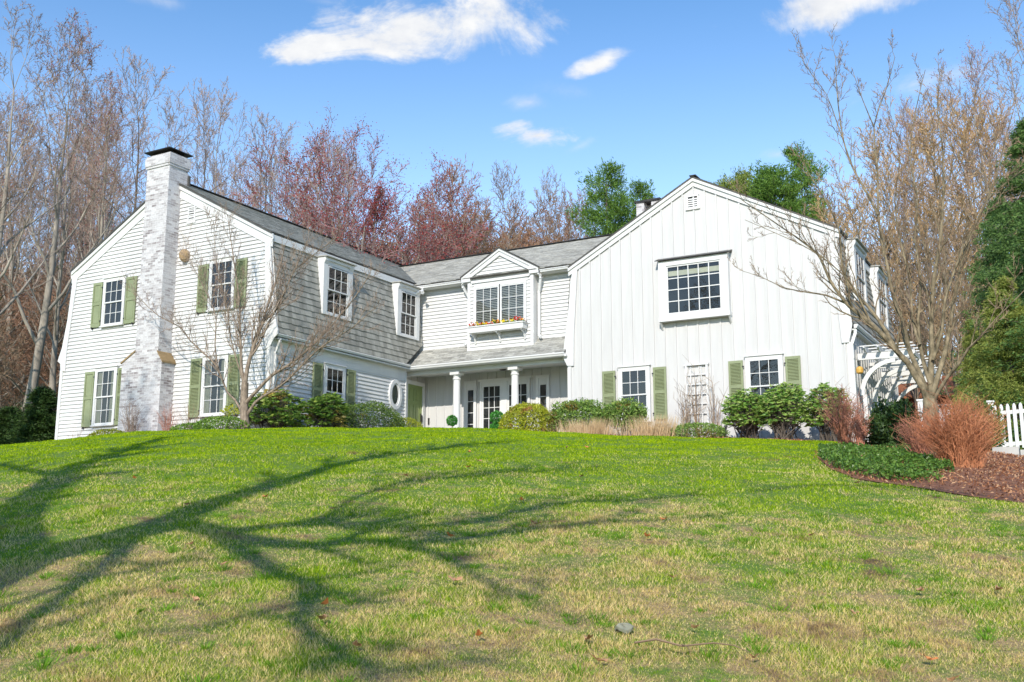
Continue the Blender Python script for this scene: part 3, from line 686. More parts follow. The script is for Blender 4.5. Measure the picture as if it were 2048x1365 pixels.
g=G(); cx=(x0+x1)/2; cyy=(yf+yb)/2; g.box(cx-.42,cx+.42,cyy-.3,cyy+.3,12.60,12.72)
g.prism([V3((cx-.62,cyy-.52,12.72)),V3((cx+.62,cyy-.52,12.72)),V3((cx+.62,cyy+.52,12.72)),V3((cx-.62,cyy+.52,12.72))],V3((0,0,.03)))
b0=[(cx-.62,cyy-.52,12.751),(cx+.62,cyy-.52,12.751),(cx+.62,cyy+.52,12.751),(cx-.62,cyy+.52,12.751)]
g.add(b0+[(cx-.25,cyy-.25,12.86),(cx+.25,cyy-.25,12.86),(cx+.25,cyy+.25,12.86),(cx-.25,cyy+.25,12.86)],[[0,1,5,4],[1,2,6,5],[2,3,7,6],[3,0,4,7],[4,5,6,7]])
part(ch,'chimney_cap',g,M['cap'])
g=G(); g.box(x1-.12,x1+.05,24.04,24.12,11.5,12.0); part(ch,'flashing',g,M['brown'])
# small rear chimney on the middle ridge
ch=empty('chimney',(0,0,0)); ch.parent=house; ch.location=-house.location
g=G(); g.box(-14.6,-14.28,35.9,36.5,11.0,12.52); g.box(-13.98,-13.66,35.9,36.5,11.0,12.52); g.box(-14.28,-13.98,36.3,36.5,11.0,12.52); g.box(-14.28,-13.98,35.9,36.3,11.0,12.2); part(ch,'brick_stack',g,M['brick'],uv=True)
g=G(); g.box(-14.66,-13.6,35.84,36.56,12.52,12.60); part(ch,'chimney_cap',g,M['cap'])
# plumbing / phone bits: dryer hood etc. on the gable
# --- things fixed to or hung on the house but their own objects
fb=empty('flower_box',(-18.2,31.3,7.2),'white wooden window box on scrolled brackets under the middle dormer window','flower box')
g=G(); y0,y1=31.24,31.56
g.box(-19.36,-17.10,y0,y0+.03,7.04,7.26); g.box(-19.36,-17.10,y1-.03,y1,7.04,7.26); g.box(-19.36,-19.33,y0+.03,y1-.03,7.04,7.26); g.box(-17.13,-17.10,y0+.03,y1-.03,7.04,7.26); g.box(-19.33,-17.13,y0+.03,y1-.03,7.04,7.20)
g.box(-19.40,-17.06,y0-.03,y0,7.24,7.28); g.box(-17.10,-17.06,y0,y1,7.24,7.28); g.box(-19.40,-19.36,y0,y1,7.24,7.28)
part(fb,'box',g,M['white'])
for x in (-19.26,-18.22,-17.2):
    g=G(); g.box(x-.03,x+.03,31.58,31.62,6.68,7.04); g.box(x-.03,x+.03,31.28,31.58,7.0,7.037)
    g.tube([(x,31.33,6.98),(x,31.44,6.96),(x,31.52,6.90),(x,31.56,6.80),(x,31.59,6.70)],[.02,.03,.03,.03,.02],6); part(fb,'bracket',g,M['white'])
fcol=[('flower_r','red'),('flower_y','yellow'),('flower_r','red'),('flower_y','yellow'),('flower_r','red'),('flower_y','yellow'),('flower_o','orange'),('flower_y','yellow'),('flower','mixed'),('flower_y','yellow'),('flower_r','red'),('flower_o','orange')]
for i,(mm,cn) in enumerate(fcol):
    x=-19.24+i*.185; c=V3((x,31.38,7.27))
    f=empty('pansy',tuple(c),'%s pansy planted in the white window box'%cn if cn!='mixed' else 'red and yellow pansy planted in the white window box','flower','pansies in the window box')
    h=.10+.12*(i in (5,10))
    g=G(); C=nr.normal(size=(26,3))*np.array([.07,.06,.035])+np.array([x,31.38,7.28+h*.3]); g.leaves(C,.07,.6); part(f,'leaves',g,M['leaf_green'])
    g=G(); C=nr.normal(size=(16,3))*np.array([.06,.06,.035])+np.array([x,31.36,7.31+h*.5]); g.leaves(C,.075,.95); part(f,'blossoms',g,M[mm])
# floodlight under the eave
fl=empty('floodlight',(-21.75,31.4,8.9),'white twin security floodlight under the eave beside the left wing','floodlight')
g=G(); g.box(-21.66,-21.58,31.52,31.6,8.93,9.04); g.tube([(-21.62,31.54,8.95),(-21.62,31.40,8.92)],.025,6); part(fl,'mount',g,M['gutter'])
for dx in (-.12,.12):
    g=G(); a=V3((-21.62+dx*.5,31.42,8.91)); b_=a+V3((dx,-.10,-.10)); g.tube([a,a.lerp(b_,.4),b_],[.03,.045,.07],10); part(fl,'lamp_head',g,M['gutter'])
# hornet nest
g=G(); g.lathe((-25.83,23.68,8.82),[(.05,0),(.13,.06),(.17,.16),(.18,.27),(.14,.36),(.07,.41)],14); o=g.build('hornet_nest',M['nest'],loc=(-25.83,23.68,8.82)); tag(o,'tan papery hornet nest stuck on the clapboards right of the chimney','hornet nest')
# trellis on the right wing
tr=empty('trellis',(-10.75,31.1,3.3),'white framed ladder trellis on the board wall between the shuttered windows','trellis')
g=G(); a,b_,c,e=-11.12,-10.36,2.9,5.18
g.fbox(fRW,a,a+.07,.03,.09,c,e); g.fbox(fRW,b_-.07,b_,.03,.09,c,e); g.fbox(fRW,a-.03,b_+.03,.03,.10,e,e+.05); part(tr,'frame',g,M['white'])
for u in (-10.93,-10.58):
    g=G(); g.fbox(fRW,u-.018,u+.018,.07,.09,c,e-.05); part(tr,'upright',g,M['white'])
for i in range(7):
    z=3.0+i*.31; g=G(); g.fbox(fRW,a+.07,b_-.07,.045,.068,z,z+.035); part(tr,'rung',g,M['white'])
# pergola along the right side
pg=empty('pergola',(-5,34,2.3),'white arched pergola along the right side of the house','pergola')
def arcbar(g,c,r,a0,a1,y,w=.07,h=.13,n=12):
    pr=None
    for i in range(n+1):
        a=a0+(a1-a0)*i/n; p=V3((c[0]+r*math.cos(a),y,c[1]+r*math.sin(a)))
        if pr is not None: g.bar(pr,p,w,h,(0,1,0)) if False else g.prism([V3((c[0]+rr*math.cos(t),y-w/2,c[1]+rr*math.sin(t))) for rr,t in ((r,aa),(r,a),(r+h,a),(r+h,aa))],V3((0,w,0)))
        pr=p; aa=a
for yy in (31.95,33.9,35.9,37.9):
    g=G(); arcbar(g,(-4.85,4.0),.93,math.pi,math.pi*.5,yy); part(pg,'arch',g,M['white'])
    g=G(); g.box(-5.83,-5.71,yy-.06,yy+.06,2.0,4.0); part(pg,'post',g,M['white'])
    g=G(); g.prism([V3((x,yy-.045,z)) for x,z in ((-5.92,5.06),(-4.45,5.06),(-4.28,5.16),(-4.28,5.26),(-5.92,5.26))],V3((0,.09,0))); part(pg,'beam',g,M['white'])
for x in (-5.65,-5.25,-4.85,-4.45):
    g=G(); g.prism([V3((x-.025,y,z)) for y,z in ((31.5,5.36),(31.65,5.265),(38.3,5.265),(38.45,5.36),(38.45,5.42),(31.5,5.42))],V3((.05,0,0))); part(pg,'rafter',g,M['white'])
for yy in np.arange(31.7,38.4,.55):
    g=G(); g.box(-5.8,-4.3,yy-.02,yy+.02,5.425,5.46); part(pg,'slat',g,M['white'])
ft=empty('hanging_lantern',(-5.72,31.3,4.6),'small orange hanging lantern at the corner by the pergola','lantern')
g=G(); g.lathe((-5.72,31.05,4.52),[(.05,0),(.10,.03),(.11,.14),(.08,.2),(.03,.22)],12); part(ft,'globe',g,M['greyrust']); g=G(); g.tube([(-5.72,31.05,4.74),(-5.74,31.08,4.95),(-5.9,31.19,5.0)],.008,4); part(ft,'hook',g,M['iron'])
# ------------------------------------------------------------------ terrain
TB=np.array([[-1.115,0.0614],[-0.9721,0.072],[-0.9487,0.0754],[-0.9247,0.0789],[-0.892,0.084],[-0.8497,0.0886],[-0.8059,0.0917],[-0.7147,0.0953],[-0.5958,0.0975],[-0.523,0.0963],[-0.4599,0.0923],[-0.4021,0.0895],[-0.3309,0.0862],[-0.2615,0.0835],[-0.221,0.0811],[-0.1729,0.0771],[-0.11,0.0722],[-0.0511,0.0668],[0.0759,0.058]])
def gz(x,y):
    x=np.asarray(x,float);y=np.asarray(y,float)
    D=np.hypot(x,y); s=np.interp(np.arctan2(x,np.maximum(y,-D*.3)),TB[:,0],TB[:,1])
    b=1.6/26**2; a=s+3.2/26; Dp=np.minimum(D,a/(2*b)); z=-1.6+a*Dp-b*Dp**2
    z=np.where(y<0,-1.6+.03*np.sin(x*.4),z) if False else z
    w=np.clip((y+4)/6,0,1); w=w*w*(3-2*w); z=-1.6*(1-w)+z*w
    c=2.85;k=.25;h=np.clip(.5+.5*(c-z)/k,0,1); z=c*(1-h)+z*h-k*h*(1-h)
    far=np.clip((D-50)/90,0,1); z=z+far*far*(3-2*far)*13*np.clip(y/30,0,1)
    dip=np.clip((D-43)/10,0,1)
    return z
def g1(x,y): return float(gz(x,y))
def lumps(x,y): return .025*np.sin(x*1.3+y*.7)*np.sin(y*.9-x*.4)+.012*np.sin(x*3.1)*np.sin(y*2.7)
def sheet(name,xs,ys,zf,m):
    X,Y=np.meshgrid(xs,ys); Z=zf(X,Y); V=np.stack([X,Y,Z],-1).reshape(-1,3); nx=len(xs)
    i,j=np.meshgrid(np.arange(nx-1),np.arange(len(ys)-1)); b=(j*nx+i).ravel()[:,None]
    g=G(); g.add(V,b+np.array([[0,1,nx+1,nx]])); return g.build(name,m,smooth=True)
def lawn_nodes(nt,rand=None):
    """shared colour: green turf, straw, bare brown, by place"""
    geo=N(nt,'ShaderNodeNewGeometry'); pos=geo.outputs['Position']; sep=N(nt,'ShaderNodeSeparateXYZ'); nt.links.new(pos,sep.inputs[0])
    def math_(op,a,b=None,c=None,clamp=False):
        n=N(nt,'ShaderNodeMath',operation=op); n.use_clamp=clamp
        for i,v in enumerate((a,b,c)):
            if v is None: continue
            if isinstance(v,(int,float)): n.inputs[i].default_value=v
            else: nt.links.new(v,n.inputs[i])
        return n.outputs[0]
    n1=noise(nt,.45,3,.55,pos).outputs['Fac']; n2=noise(nt,2.4,5,.65,pos).outputs['Fac']; n3=noise(nt,1.1,3,.6,pos).outputs['Fac']; n4=noise(nt,8,4,.7,pos).outputs['Fac']
    # drier towards the foot of the slope and its right side
    dry=math_('MULTIPLY_ADD',sep.outputs['Y'],-.036,.44); dry2=math_('MULTIPLY_ADD',sep.outputs['X'],.036,.17)
    s=math_('ADD',math_('MULTIPLY',n1,.5),math_('MULTIPLY_ADD',n2,.55,math_('MULTIPLY',n4,.45))); s=math_('ADD',s,math_('MULTIPLY',math_('ADD',dry,dry2),.55))
    if rand is not None: s=math_('ADD',s,math_('MULTIPLY_ADD',rand,.36,-.18))
    straw=ramp(nt,s,[(.82,(0,0,0)),(.99,(1,1,1))]).outputs[0]
    return pos,s,straw,n2,n3,math_
def lawn_mats():
    m,nt,b,o=mat('turf_soil'); pos,s,straw,n2,n3,mt=lawn_nodes(nt)
    fine=noise(nt,60,3,.7,pos).outputs['Fac']
    green=ramp(nt,fine,[(.3,(.07,.13,.012)),(.7,(.15,.26,.02))]).outputs[0]; dry=ramp(nt,fine,[(.3,(.20,.12,.05)),(.7,(.50,.37,.18))]).outputs[0]
    c=mix(nt,straw,green,dry); soil=ramp(nt,mt('ADD',mt('MULTIPLY',n3,.45),mt('MULTIPLY_ADD',n2,.45,mt('MULTIPLY_ADD',s,.25,-.12))),[(.62,(0,0,0)),(.72,(1,1,1))]).outputs[0]; c=mix(nt,soil,c,(.10,.05,.028))
    nt.links.new(c,b.inputs['Base Color']); b.inputs['Roughness'].default_value=.95; bump(nt,b,fine,.8,.03); M['soil']=m
    m,nt,b,o=mat('grass_blades'); g=N(nt,'ShaderNodeNewGeometry'); rnd=g.outputs['Random Per Island']
    pos,s,straw,n2,n3,mt=lawn_nodes(nt,rnd)
    green=ramp(nt,rnd,[(0,(.13,.24,.004)),(.5,(.30,.45,.006)),(.85,(.45,.57,.01)),(1,(.58,.64,.04))]).outputs[0]
    pale=ramp(nt,n3,[(.35,(.8,.85,.9)),(.65,(1.15,1.1,1.0))]).outputs[0]; green=mix(nt,1.0,green,pale,'MULTIPLY')
    dry=ramp(nt,rnd,[(0,(.56,.37,.12)),(.5,(.80,.60,.24)),(1,(.92,.76,.38))]).outputs[0]
    c=mix(nt,straw,green,dry); soil=ramp(nt,mt('ADD',mt('MULTIPLY',n3,.45),mt('MULTIPLY_ADD',n2,.45,mt('MULTIPLY_ADD',s,.25,-.12))),[(.62,(0,0,0)),(.72,(1,1,1))]).outputs[0]; c=mix(nt,mt('MULTIPLY',soil,.7),c,(.17,.09,.045))
    nt.links.new(c,b.inputs['Base Color']); b.inputs['Roughness'].default_value=.8; b.inputs['Specular IOR Level'].default_value=.1
    t=N(nt,'ShaderNodeBsdfTranslucent'); nt.links.new(c,t.inputs[0]); ms=N(nt,'ShaderNodeMixShader'); ms.inputs[0].default_value=.38
    nt.links.new(b.outputs[0],ms.inputs[1]); nt.links.new(t.outputs[0],ms.inputs[2]); nt.links.new(ms.outputs[0],o.inputs[0]); M['blades']=m
lawn_mats()
M['litter']=simple('leaf_litter',(.10,.065,.035),(.30,.21,.13),1.3,.95,.6,coord='Object')
M['mulch']=simple('bark_mulch',(.09,.035,.018),(.30,.13,.065),14,.95,.9,coord='Object')
M['asph']=simple('driveway_asphalt',(.10,.095,.10),(.17,.16,.165),20,.9,.3)
def inbed(x,y):
    """mulch bed at the right: inside a closed outline"""
    P=[(-3.6,18.6),(-3.85,17.0),(-3.45,15.2),(-2.9,13.5),(-2.45,12.55),(-2.0,12.15),(-1.35,11.75),(-.6,11.45),(.8,11.2),(2.4,13.5),(.9,17.4),(-.9,18.6),(-1.3,21.5),(-1.6,24.2),(-3.4,26.0),(-4.6,22.5)]
    x=np.asarray(x);y=np.asarray(y);r=np.zeros(x.shape,bool); n=len(P)
    for i in range(n):
        x0,y0=P[i];x1,y1=P[(i+1)%n]; c=((y0>y)!=(y1>y)); xi=(x1-x0)*(y-y0)/(y1-y0+1e-12)+x0; r^=c&(x<xi)
    return r
BED=[(-3.6,18.6),(-3.85,17.0),(-3.45,15.2),(-2.9,13.5),(-2.45,12.55),(-2.0,12.15),(-1.35,11.75),(-.6,11.45),(.8,11.2),(2.4,13.5),(.9,17.4),(-.9,18.6),(-1.3,21.5),(-1.6,24.2),(-3.4,26.0),(-4.6,22.5)]
zl=lambda x,y: gz(x,y)+lumps(x,y)
xs=np.concatenate([np.linspace(-220,-45,24),np.linspace(-44,14,260),np.linspace(16,200,22)]); ys=np.concatenate([np.linspace(-90,-6,20),np.linspace(-5,34,180),np.linspace(35,260,60)])
tag(sheet('lawn',xs,ys,zl,M['soil']),kind='structure')
# woodland floor behind the house and to the sides, leaf litter
xs2=np.concatenate([np.linspace(-200,-60,15),np.linspace(-56,60,60),np.linspace(64,180,12)]); ys2=np.linspace(41,250,70)
tag(sheet('woodland_floor',xs2,ys2,lambda x,y: zl(x,y)+.03+.15*np.sin(x*.5)*np.sin(y*.37)**2,M['litter']),kind='structure')
# bed surface: slightly mounded fan of the outline
def bedmesh():
    c=np.array([-1.6,16.2]); n=len(BED); g=G(); rings=9; V=[];Q=[]
    dense=[]
    for i in range(n):
        a=np.array(BED[i]);b=np.array(BED[(i+1)%n])
        for t in np.linspace(0,1,6)[:-1]: dense.append(a+(b-a)*t)
    m=len(dense)
    for k in range(rings+1):
        f=1-k/rings
        for p in dense:
            q=c+(p-c)*f; V.append((q[0],q[1],float(zl(q[0],q[1]))+.012+.04*min(1,(1-f)*3)))
    for k in range(rings):
        for i in range(m): Q.append([k*m+i,k*m+(i+1)%m,(k+1)*m+(i+1)%m,(k+1)*m+i])
    g.add(V,Q); return g.build('mulch_bed',M['mulch'],smooth=True)
tag(bedmesh(),kind='structure')
# foundation mulch strip in front of the house
def strip(name,pts,m,dz=.012,n=12):
    g=G(); V=[];Q=[]
    for i,(a,b) in enumerate(pts):
        for k in range(n+1):
            t=k/n; x=a[0]+(b[0]-a[0])*t;y=a[1]+(b[1]-a[1])*t; V.append((x,y,float(zl(x,y))+dz+.03*math.sin(t*math.pi)))
    for i in range(len(pts)-1):
        for k in range(n): Q.append([i*(n+1)+k,i*(n+1)+k+1,(i+1)*(n+1)+k+1,(i+1)*(n+1)+k])
    g.add(V,Q); return tag(g.build(name,m,smooth=True),kind='structure')
strip('foundation_bed',[((x,26.9+.25*math.sin(x)),(x,31.2)) for x in np.linspace(-15.5,-5.5,28)],M['mulch'])
strip('foundation_bed',[((x,21.6+.2*math.sin(x*1.3)),(x,23.8)) for x in np.linspace(-31.5,-20.5,28)],M['mulch'])
strip('driveway',[((x,19.6+.12*x),(x,23.2+.1*x)) for x in np.linspace(-1.35,14,30)],M['asph'],.02)
g=G()
for i in range(16):
    x=-1.45+i*.42; y=19.35+.12*x-.0*i; z=float(zl(x,y)); g.box(x,x+.40,y-.09,y+.09,z-.1,z+.13)
tag(g.build('kerb',M['concrete']),kind='structure')
# ------------------------------------------------------------------ grass blades
def blades(n,Dmin,Dmax,phi0,phi1,hgt,rg,name='grass'):
    D=np.exp(rg.uniform(np.log(Dmin),np.log(Dmax),n)); ph=rg.uniform(phi0,phi1,n)
    x=D*np.sin(ph);y=D*np.cos(ph); k=~inbed(x+rg.normal(size=n)*.07,y+rg.normal(size=n)*.07)
    k&=~((x>-15.6)&(x<-5.5)&(y>27.0)); k&=~((x<-21.9)&(x>-31.7)&(y>21.8)); k&=~((x>-22.6)&(x<-15.2)&(y>30.6)); k&=y<33
    k&=~((x>-1.4)&(y>19.4+.12*x)&(y<23.3+.1*x))
    x=x[k];y=y[k];D=D[k]; m=len(x); z=zl(x,y)-.005
    # tufts: height varies with a coarse pattern
    cl=.75+.35*np.sin(x*5.1+np.sin(y*3.3)*2)*np.sin(y*4.7+x); h=hgt*(.55+.9*rg.random(m))*cl
    w=np.maximum(.0022,.00046*D)*(.7+.6*rg.random(m)); a=rg.uniform(0,2*np.pi,m); lean=rg.normal(size=(m,2))*.55
    dx=np.cos(a)*w;dy=np.sin(a)*w; b=np.stack([x,y,z],1)
    V=np.stack([b+np.stack([-dx,-dy,0*x],1),b+np.stack([dx,dy,0*x],1),b+np.stack([lean[:,0]*h,lean[:,1]*h,h],1)],1).reshape(-1,3)
    g=G(); g.add(V,None,np.arange(3*m).reshape(-1,3)); return g.build(name,M['blades'])
rgg=np.random.default_rng(5)
tag(blades(1350000,3.0,33,-1.16,.42,.028,rgg),'short spring turf with straw coloured dry patches on the sloping lawn','grass',kind='stuff')
def tufts(nc,nb,rg):
    D=np.exp(rg.uniform(np.log(3.2),np.log(20),nc)); ph=rg.uniform(-1.1,.1,nc); cx=np.repeat(D*np.sin(ph),nb);cy=np.repeat(D*np.cos(ph),nb); sc=np.repeat(rg.uniform(.5,1.2,nc),nb); m=nc*nb
    r=np.abs(rg.normal(size=m))*.045*sc; a=rg.uniform(0,6.28,m); x=cx+r*np.cos(a);y=cy+r*np.sin(a); k=~inbed(x,y); x,y,a,r,sc=x[k],y[k],a[k],r[k],sc[k]; m=len(x); z=zl(x,y)-.004; h=.045*sc*rg.uniform(.5,1.2,m); w=.0032; b_=rg.uniform(0,6.28,m)
    V=np.stack([np.stack([x-w*np.cos(b_),y-w*np.sin(b_),z],1),np.stack([x+w*np.cos(b_),y+w*np.sin(b_),z],1),np.stack([x+np.cos(a)*h*.8,y+np.sin(a)*h*.8,z+h],1)],1).reshape(-1,3)
    g=G(); g.add(V,None,np.arange(3*m).reshape(-1,3)); tag(g.build('grass',M['tuft']),'darker green tufts of longer grass dotted over the lawn','grass',kind='stuff')
tufts(520,70,np.random.default_rng(8))
# fallen leaves, a stone and a stick lying on the lawn
lp=[(1180,1290,0),(1480,1232,0)]
leafpts=[(-2.22,4.73),(-2.62,4.35),(-1.45,4.9),(-.95,6.6),(-.75,5.3),(-.62,5.05),(-3.3,5.2),(-4.1,6.4),(-5.6,6.9),(-6.2,8.8),(-2.9,7.2),(-1.9,8.0),(-3.0,3.9),(-3.6,4.4),(-1.2,5.9),(-5.0,10.5),(-7.4,12.0),(-2.3,6.1),(-.55,6.9),(-4.5,8.2),(-1.85,5.2),(-2.05,4.45)]+[(nr.uniform(-9,-.4),nr.uniform(3.6,15)) for _ in range(16)]
def leafblade(rg):
    g=G(); n=7; s=.026*rg.uniform(.7,1.4)
    out=[(math.cos(a)*s*(1+.35*math.sin(5*a))*(1.35 if abs(math.cos(a))>.7 else 1),math.sin(a)*s*.75) for a in [i*2*math.pi/14 for i in range(14)]]
    c=[(0,0,0)]+[(x,y,.018*rg.random()+.25*x*x/s) for x,y in out]; g.add(c,None,[[0,i+1,(i+1)%14+1] for i in range(14)]); g.tube([(s*1.2,0,.01),(s*2,.004,.02)],.0012,4); return g
protos=[leafblade(rng).build('fallen_leaf',M['deadleaf' if i!=1 else 'deadleaf_o']) for i in range(3)]
for i,(x,y) in enumerate(leafpts):
    o=protos[i] if i<3 else protos[i%3].copy()
    if i>=3: COL.objects.link(o)
    o.location=(x,y,g1(x,y)+float(lumps(x,y))+.035); o.rotation_euler=(rng.uniform(-.4,.4),rng.uniform(-.4,.4),rng.uniform(0,6.28))
    tag(o,'orange fallen leaf lying on the lawn' if i%3==1 else 'dry brown fallen leaf lying on the lawn','leaf','fallen leaves scattered on the lawn')
g=G(); x,y=-2.17,5.03; z=g1(x,y)
prof=[(.0,0),(.10,.0),(.11,.03),(.07,.055),(.0,.06)]
V=[];n=14
for r,h in prof[1:]:
    for k_ in range(n): a=2*math.pi*k_/n; V.append((x+r*.38*math.cos(a)*(1.15+.25*math.sin(3*a)),y+r*.28*math.sin(a)*(1+.2*math.sin(2*a)),z+h*.5+.012*math.sin(2*a)))
g.add(V,[[i*n+k_,i*n+(k_+1)%n,(i+1)*n+(k_+1)%n,(i+1)*n+k_] for i in range(3) for k_ in range(n)]); g.poly.append([3*n+k_ for k_ in range(n)])
tag(g.build('stone',M['rock']),'flat grey green stone set in the foreground grass','stone')
g=G(); pts=[(-1.98,4.72),(-1.9,4.8),(-1.78,4.82),(-1.66,4.93),(-1.55,4.90),(-1.47,4.88)]; g.tube([(a,b,g1(a,b)+.05+.01*math.sin(i*2)) for i,(a,b) in enumerate(pts)],[.006,.006,.005,.004,.003,.002],5); g.tube([(-1.78,4.82,g1(-1.78,4.82)+.05),(-1.72,4.76,g1(-1.72,4.76)+.06)],[.003,.0015],4)
tag(g.build('stick',M['twig_tan']),'thin pale stick lying on the foreground grass','stick')
# ------------------------------------------------------------------ trees
class Tree:
    def __init__(s,seed): s.r=random.Random(seed); s.thick=[]; s.P0=[];s.P1=[];s.R0=[];s.R1=[]; s.tips=[]
    def rv(s): return V3((s.r.gauss(0,1),s.r.gauss(0,1),s.r.gauss(0,1)))
    def line(s,pts,rad,lev,tubelev):
        if lev<=tubelev: s.thick.append((pts,rad))
        else:
            for i in range(len(pts)-1):
                s.P0.append(tuple(pts[i]));s.P1.append(tuple(pts[i+1]));s.R0.append(rad[i]);s.R1.append(rad[i+1])
    def grow(s,p,d,L,r,lev,C):
        n=C['seg'][lev]; pts=[p];dd=d.normalized()
        for i in range(n):
            dd=(dd+s.rv()*C['wig'][lev]+V3((0,0,C['trop'][lev]))).normalized(); pts.append(pts[-1]+dd*(L/n))
        rt=r*C['tip'][lev]; rad=[r+(rt-r)*(i/n) for i in range(n+1)]
        s.line(pts,rad,lev,C['tube']); s.kids(pts,rad,lev,L,C)
    def kids(s,pts,rad,lev,L,C,t0=None):
        if lev>=C['max']: s.tips.append(tuple(pts[-1])); return
        k=C['n'][lev]; k=max(0,int(k+s.r.uniform(-.3,.3)*k+.5)); n=len(pts)-1; t0=C['t0'][lev] if t0 is None else t0; az=s.r.uniform(0,6.28)
        for j in range(k):
            t=t0+(1-t0)*((j+s.r.random())/k)**C.get('pw',.85); f=min(t*n,n-1e-4);i=int(f);q=pts[i].lerp(pts[i+1],f-i); tan=(pts[i+1]-pts[i]).normalized()
            az+=2.4+s.r.uniform(-.5,.5); x=tan.orthogonal().normalized(); y=tan.cross(x); side=x*math.cos(az)+y*math.sin(az)
            a=C['ang'][lev]*s.r.uniform(.7,1.25); d=tan*math.cos(a)+side*math.sin(a)
            rr=(rad[i]+(rad[i+1]-rad[i])*(f-i)); l=L*C['len'][lev]*(1-C['tl'][lev]*t)*s.r.uniform(.7,1.25)
            s.grow(q,d,l,max(min(rr*.75,rr*C['rr'][lev]),C['rmin']),lev+1,C)
    def meshes(s,tw=3):
        a=G()
        for pts,rad in s.thick: a.tube(pts,rad,7 if rad[0]>.05 else 5,cap=False)
        b=G(); b.segs(s.P0,s.P1,s.R0,s.R1,tw); return a,b
def forest(seed,H,C,r0,lean=.02):
    t=Tree(seed); p=V3((0,0,-.3)); n=10; pts=[p]; d=V3((0,0,1))
    for i in range(n): d=(d+V3((t.r.gauss(0,lean),t.r.gauss(0,lean),.06))).normalized(); pts.append(pts[-1]+d*(H*C.get('trunk',.85)/n))
    rad=[r0*(1-.93*(i/n)**.85) for i in range(n+1)]; rad[0]*=1.25
    t.line(pts,rad,0,9); t.kids(pts,rad,0,H,C)
    for q in range(3): t.grow(pts[-1],d+t.rv()*.25,H*.16,rad[-1]*.9,1,C)
    return t
CF=dict(seg=[0,5,4,3,2],wig=[0,.10,.14,.18,.2],trop=[0,.13,.10,.06,.03],tip=[.2,.25,.25,.3,.4],n=[17,7,6,5],t0=[.30,.25,.15,.1],ang=[.72,.62,.6,.6],len=[.34,.42,.40,.42],tl=[.55,.35,.3,.3],rr=[.5,.5,.55,.6],rmin=.010,max=4,tube=2)
def variant(**k): c=dict(CF); c.update(k); return c
def proto(kind,name,seed,H,C,r0,mt,mc,buds=None,lean=.02):
    t=forest(seed,H,C,r0,lean); a,b=t.meshes(); ta=a.build('trunk',M[mt],smooth=True); tc=b.build('crown',M[mc])
    extra=None
    if buds:
        nb,sz,bm=buds; T=np.array(t.tips); idx=nr.integers(0,len(T),nb); P=T[idx]+nr.normal(size=(nb,3))*.16
        g=G(); g.leaves(P,sz,.8); extra=g.build('buds',M[bm])
    r=empty(name,(0,0,0)); ta.parent=r; tc.parent=r
    if extra: extra.parent=r
    return r
PT={}
PT['tallA']=proto('t','bare_tree',1,21,CF,.26,'bark_grey','twig_grey')
PT['tallB']=proto('t','bare_tree',2,20,variant(n=[19,7,6,5],ang=[.5,.55,.55,.6],trop=[0,.2,.12,.08,.03]),.24,'bark_grey','twig_pink',(2200,.045,'buds'))
PT['tallC']=proto('t','bare_tree',3,19,variant(n=[15,8,6,5],ang=[.85,.7,.6,.6]),.22,'bark_dark','twig_grey')
PT['maple']=proto('t','red_maple',14,14,variant(n=[22,9,7,6],t0=[.10,.2,.12,.1],ang=[.85,.65,.6,.6],len=[.62,.42,.40,.42],tl=[.45,.3,.3,.3],trunk=.62,trop=[0,.10,.08,.05,.02],rr=[.42,.5,.55,.6],rmin=.014),.26,'bark_grey','twig_red',(26000,.058,'buds'),.02)
PT['rust']=proto('t','brown_tree',5,11,variant(n=[20,9,6,5],t0=[.12,.2,.1,.1],ang=[.8,.7,.65,.6],len=[.42,.42,.4,.42]),.15,'bark_grey','twig_rust')
PT['lichen']=proto('t','bare_tree',6,13,variant(n=[14,8,6,4],t0=[.2,.2,.1,.1],ang=[.7,.7,.6,.6],len=[.42,.42,.4,.42]),.18,'bark_pale','twig_tan')
PT['brush']=proto('t','sapling',8,8,variant(n=[16,9,6,4],t0=[.08,.1,.1,.1],ang=[.6,.6,.6,.6],len=[.5,.45,.4,.42]),.07,'bark_dark','twig_tan')
PT['tanrust']=proto('t','brown_tree',9,13,variant(n=[18,8,6,4],t0=[.14,.2,.1,.1],ang=[.6,.6,.6,.6],len=[.42,.42,.4,.42],rmin=.012),.17,'bark_moss','twig_tanrust')
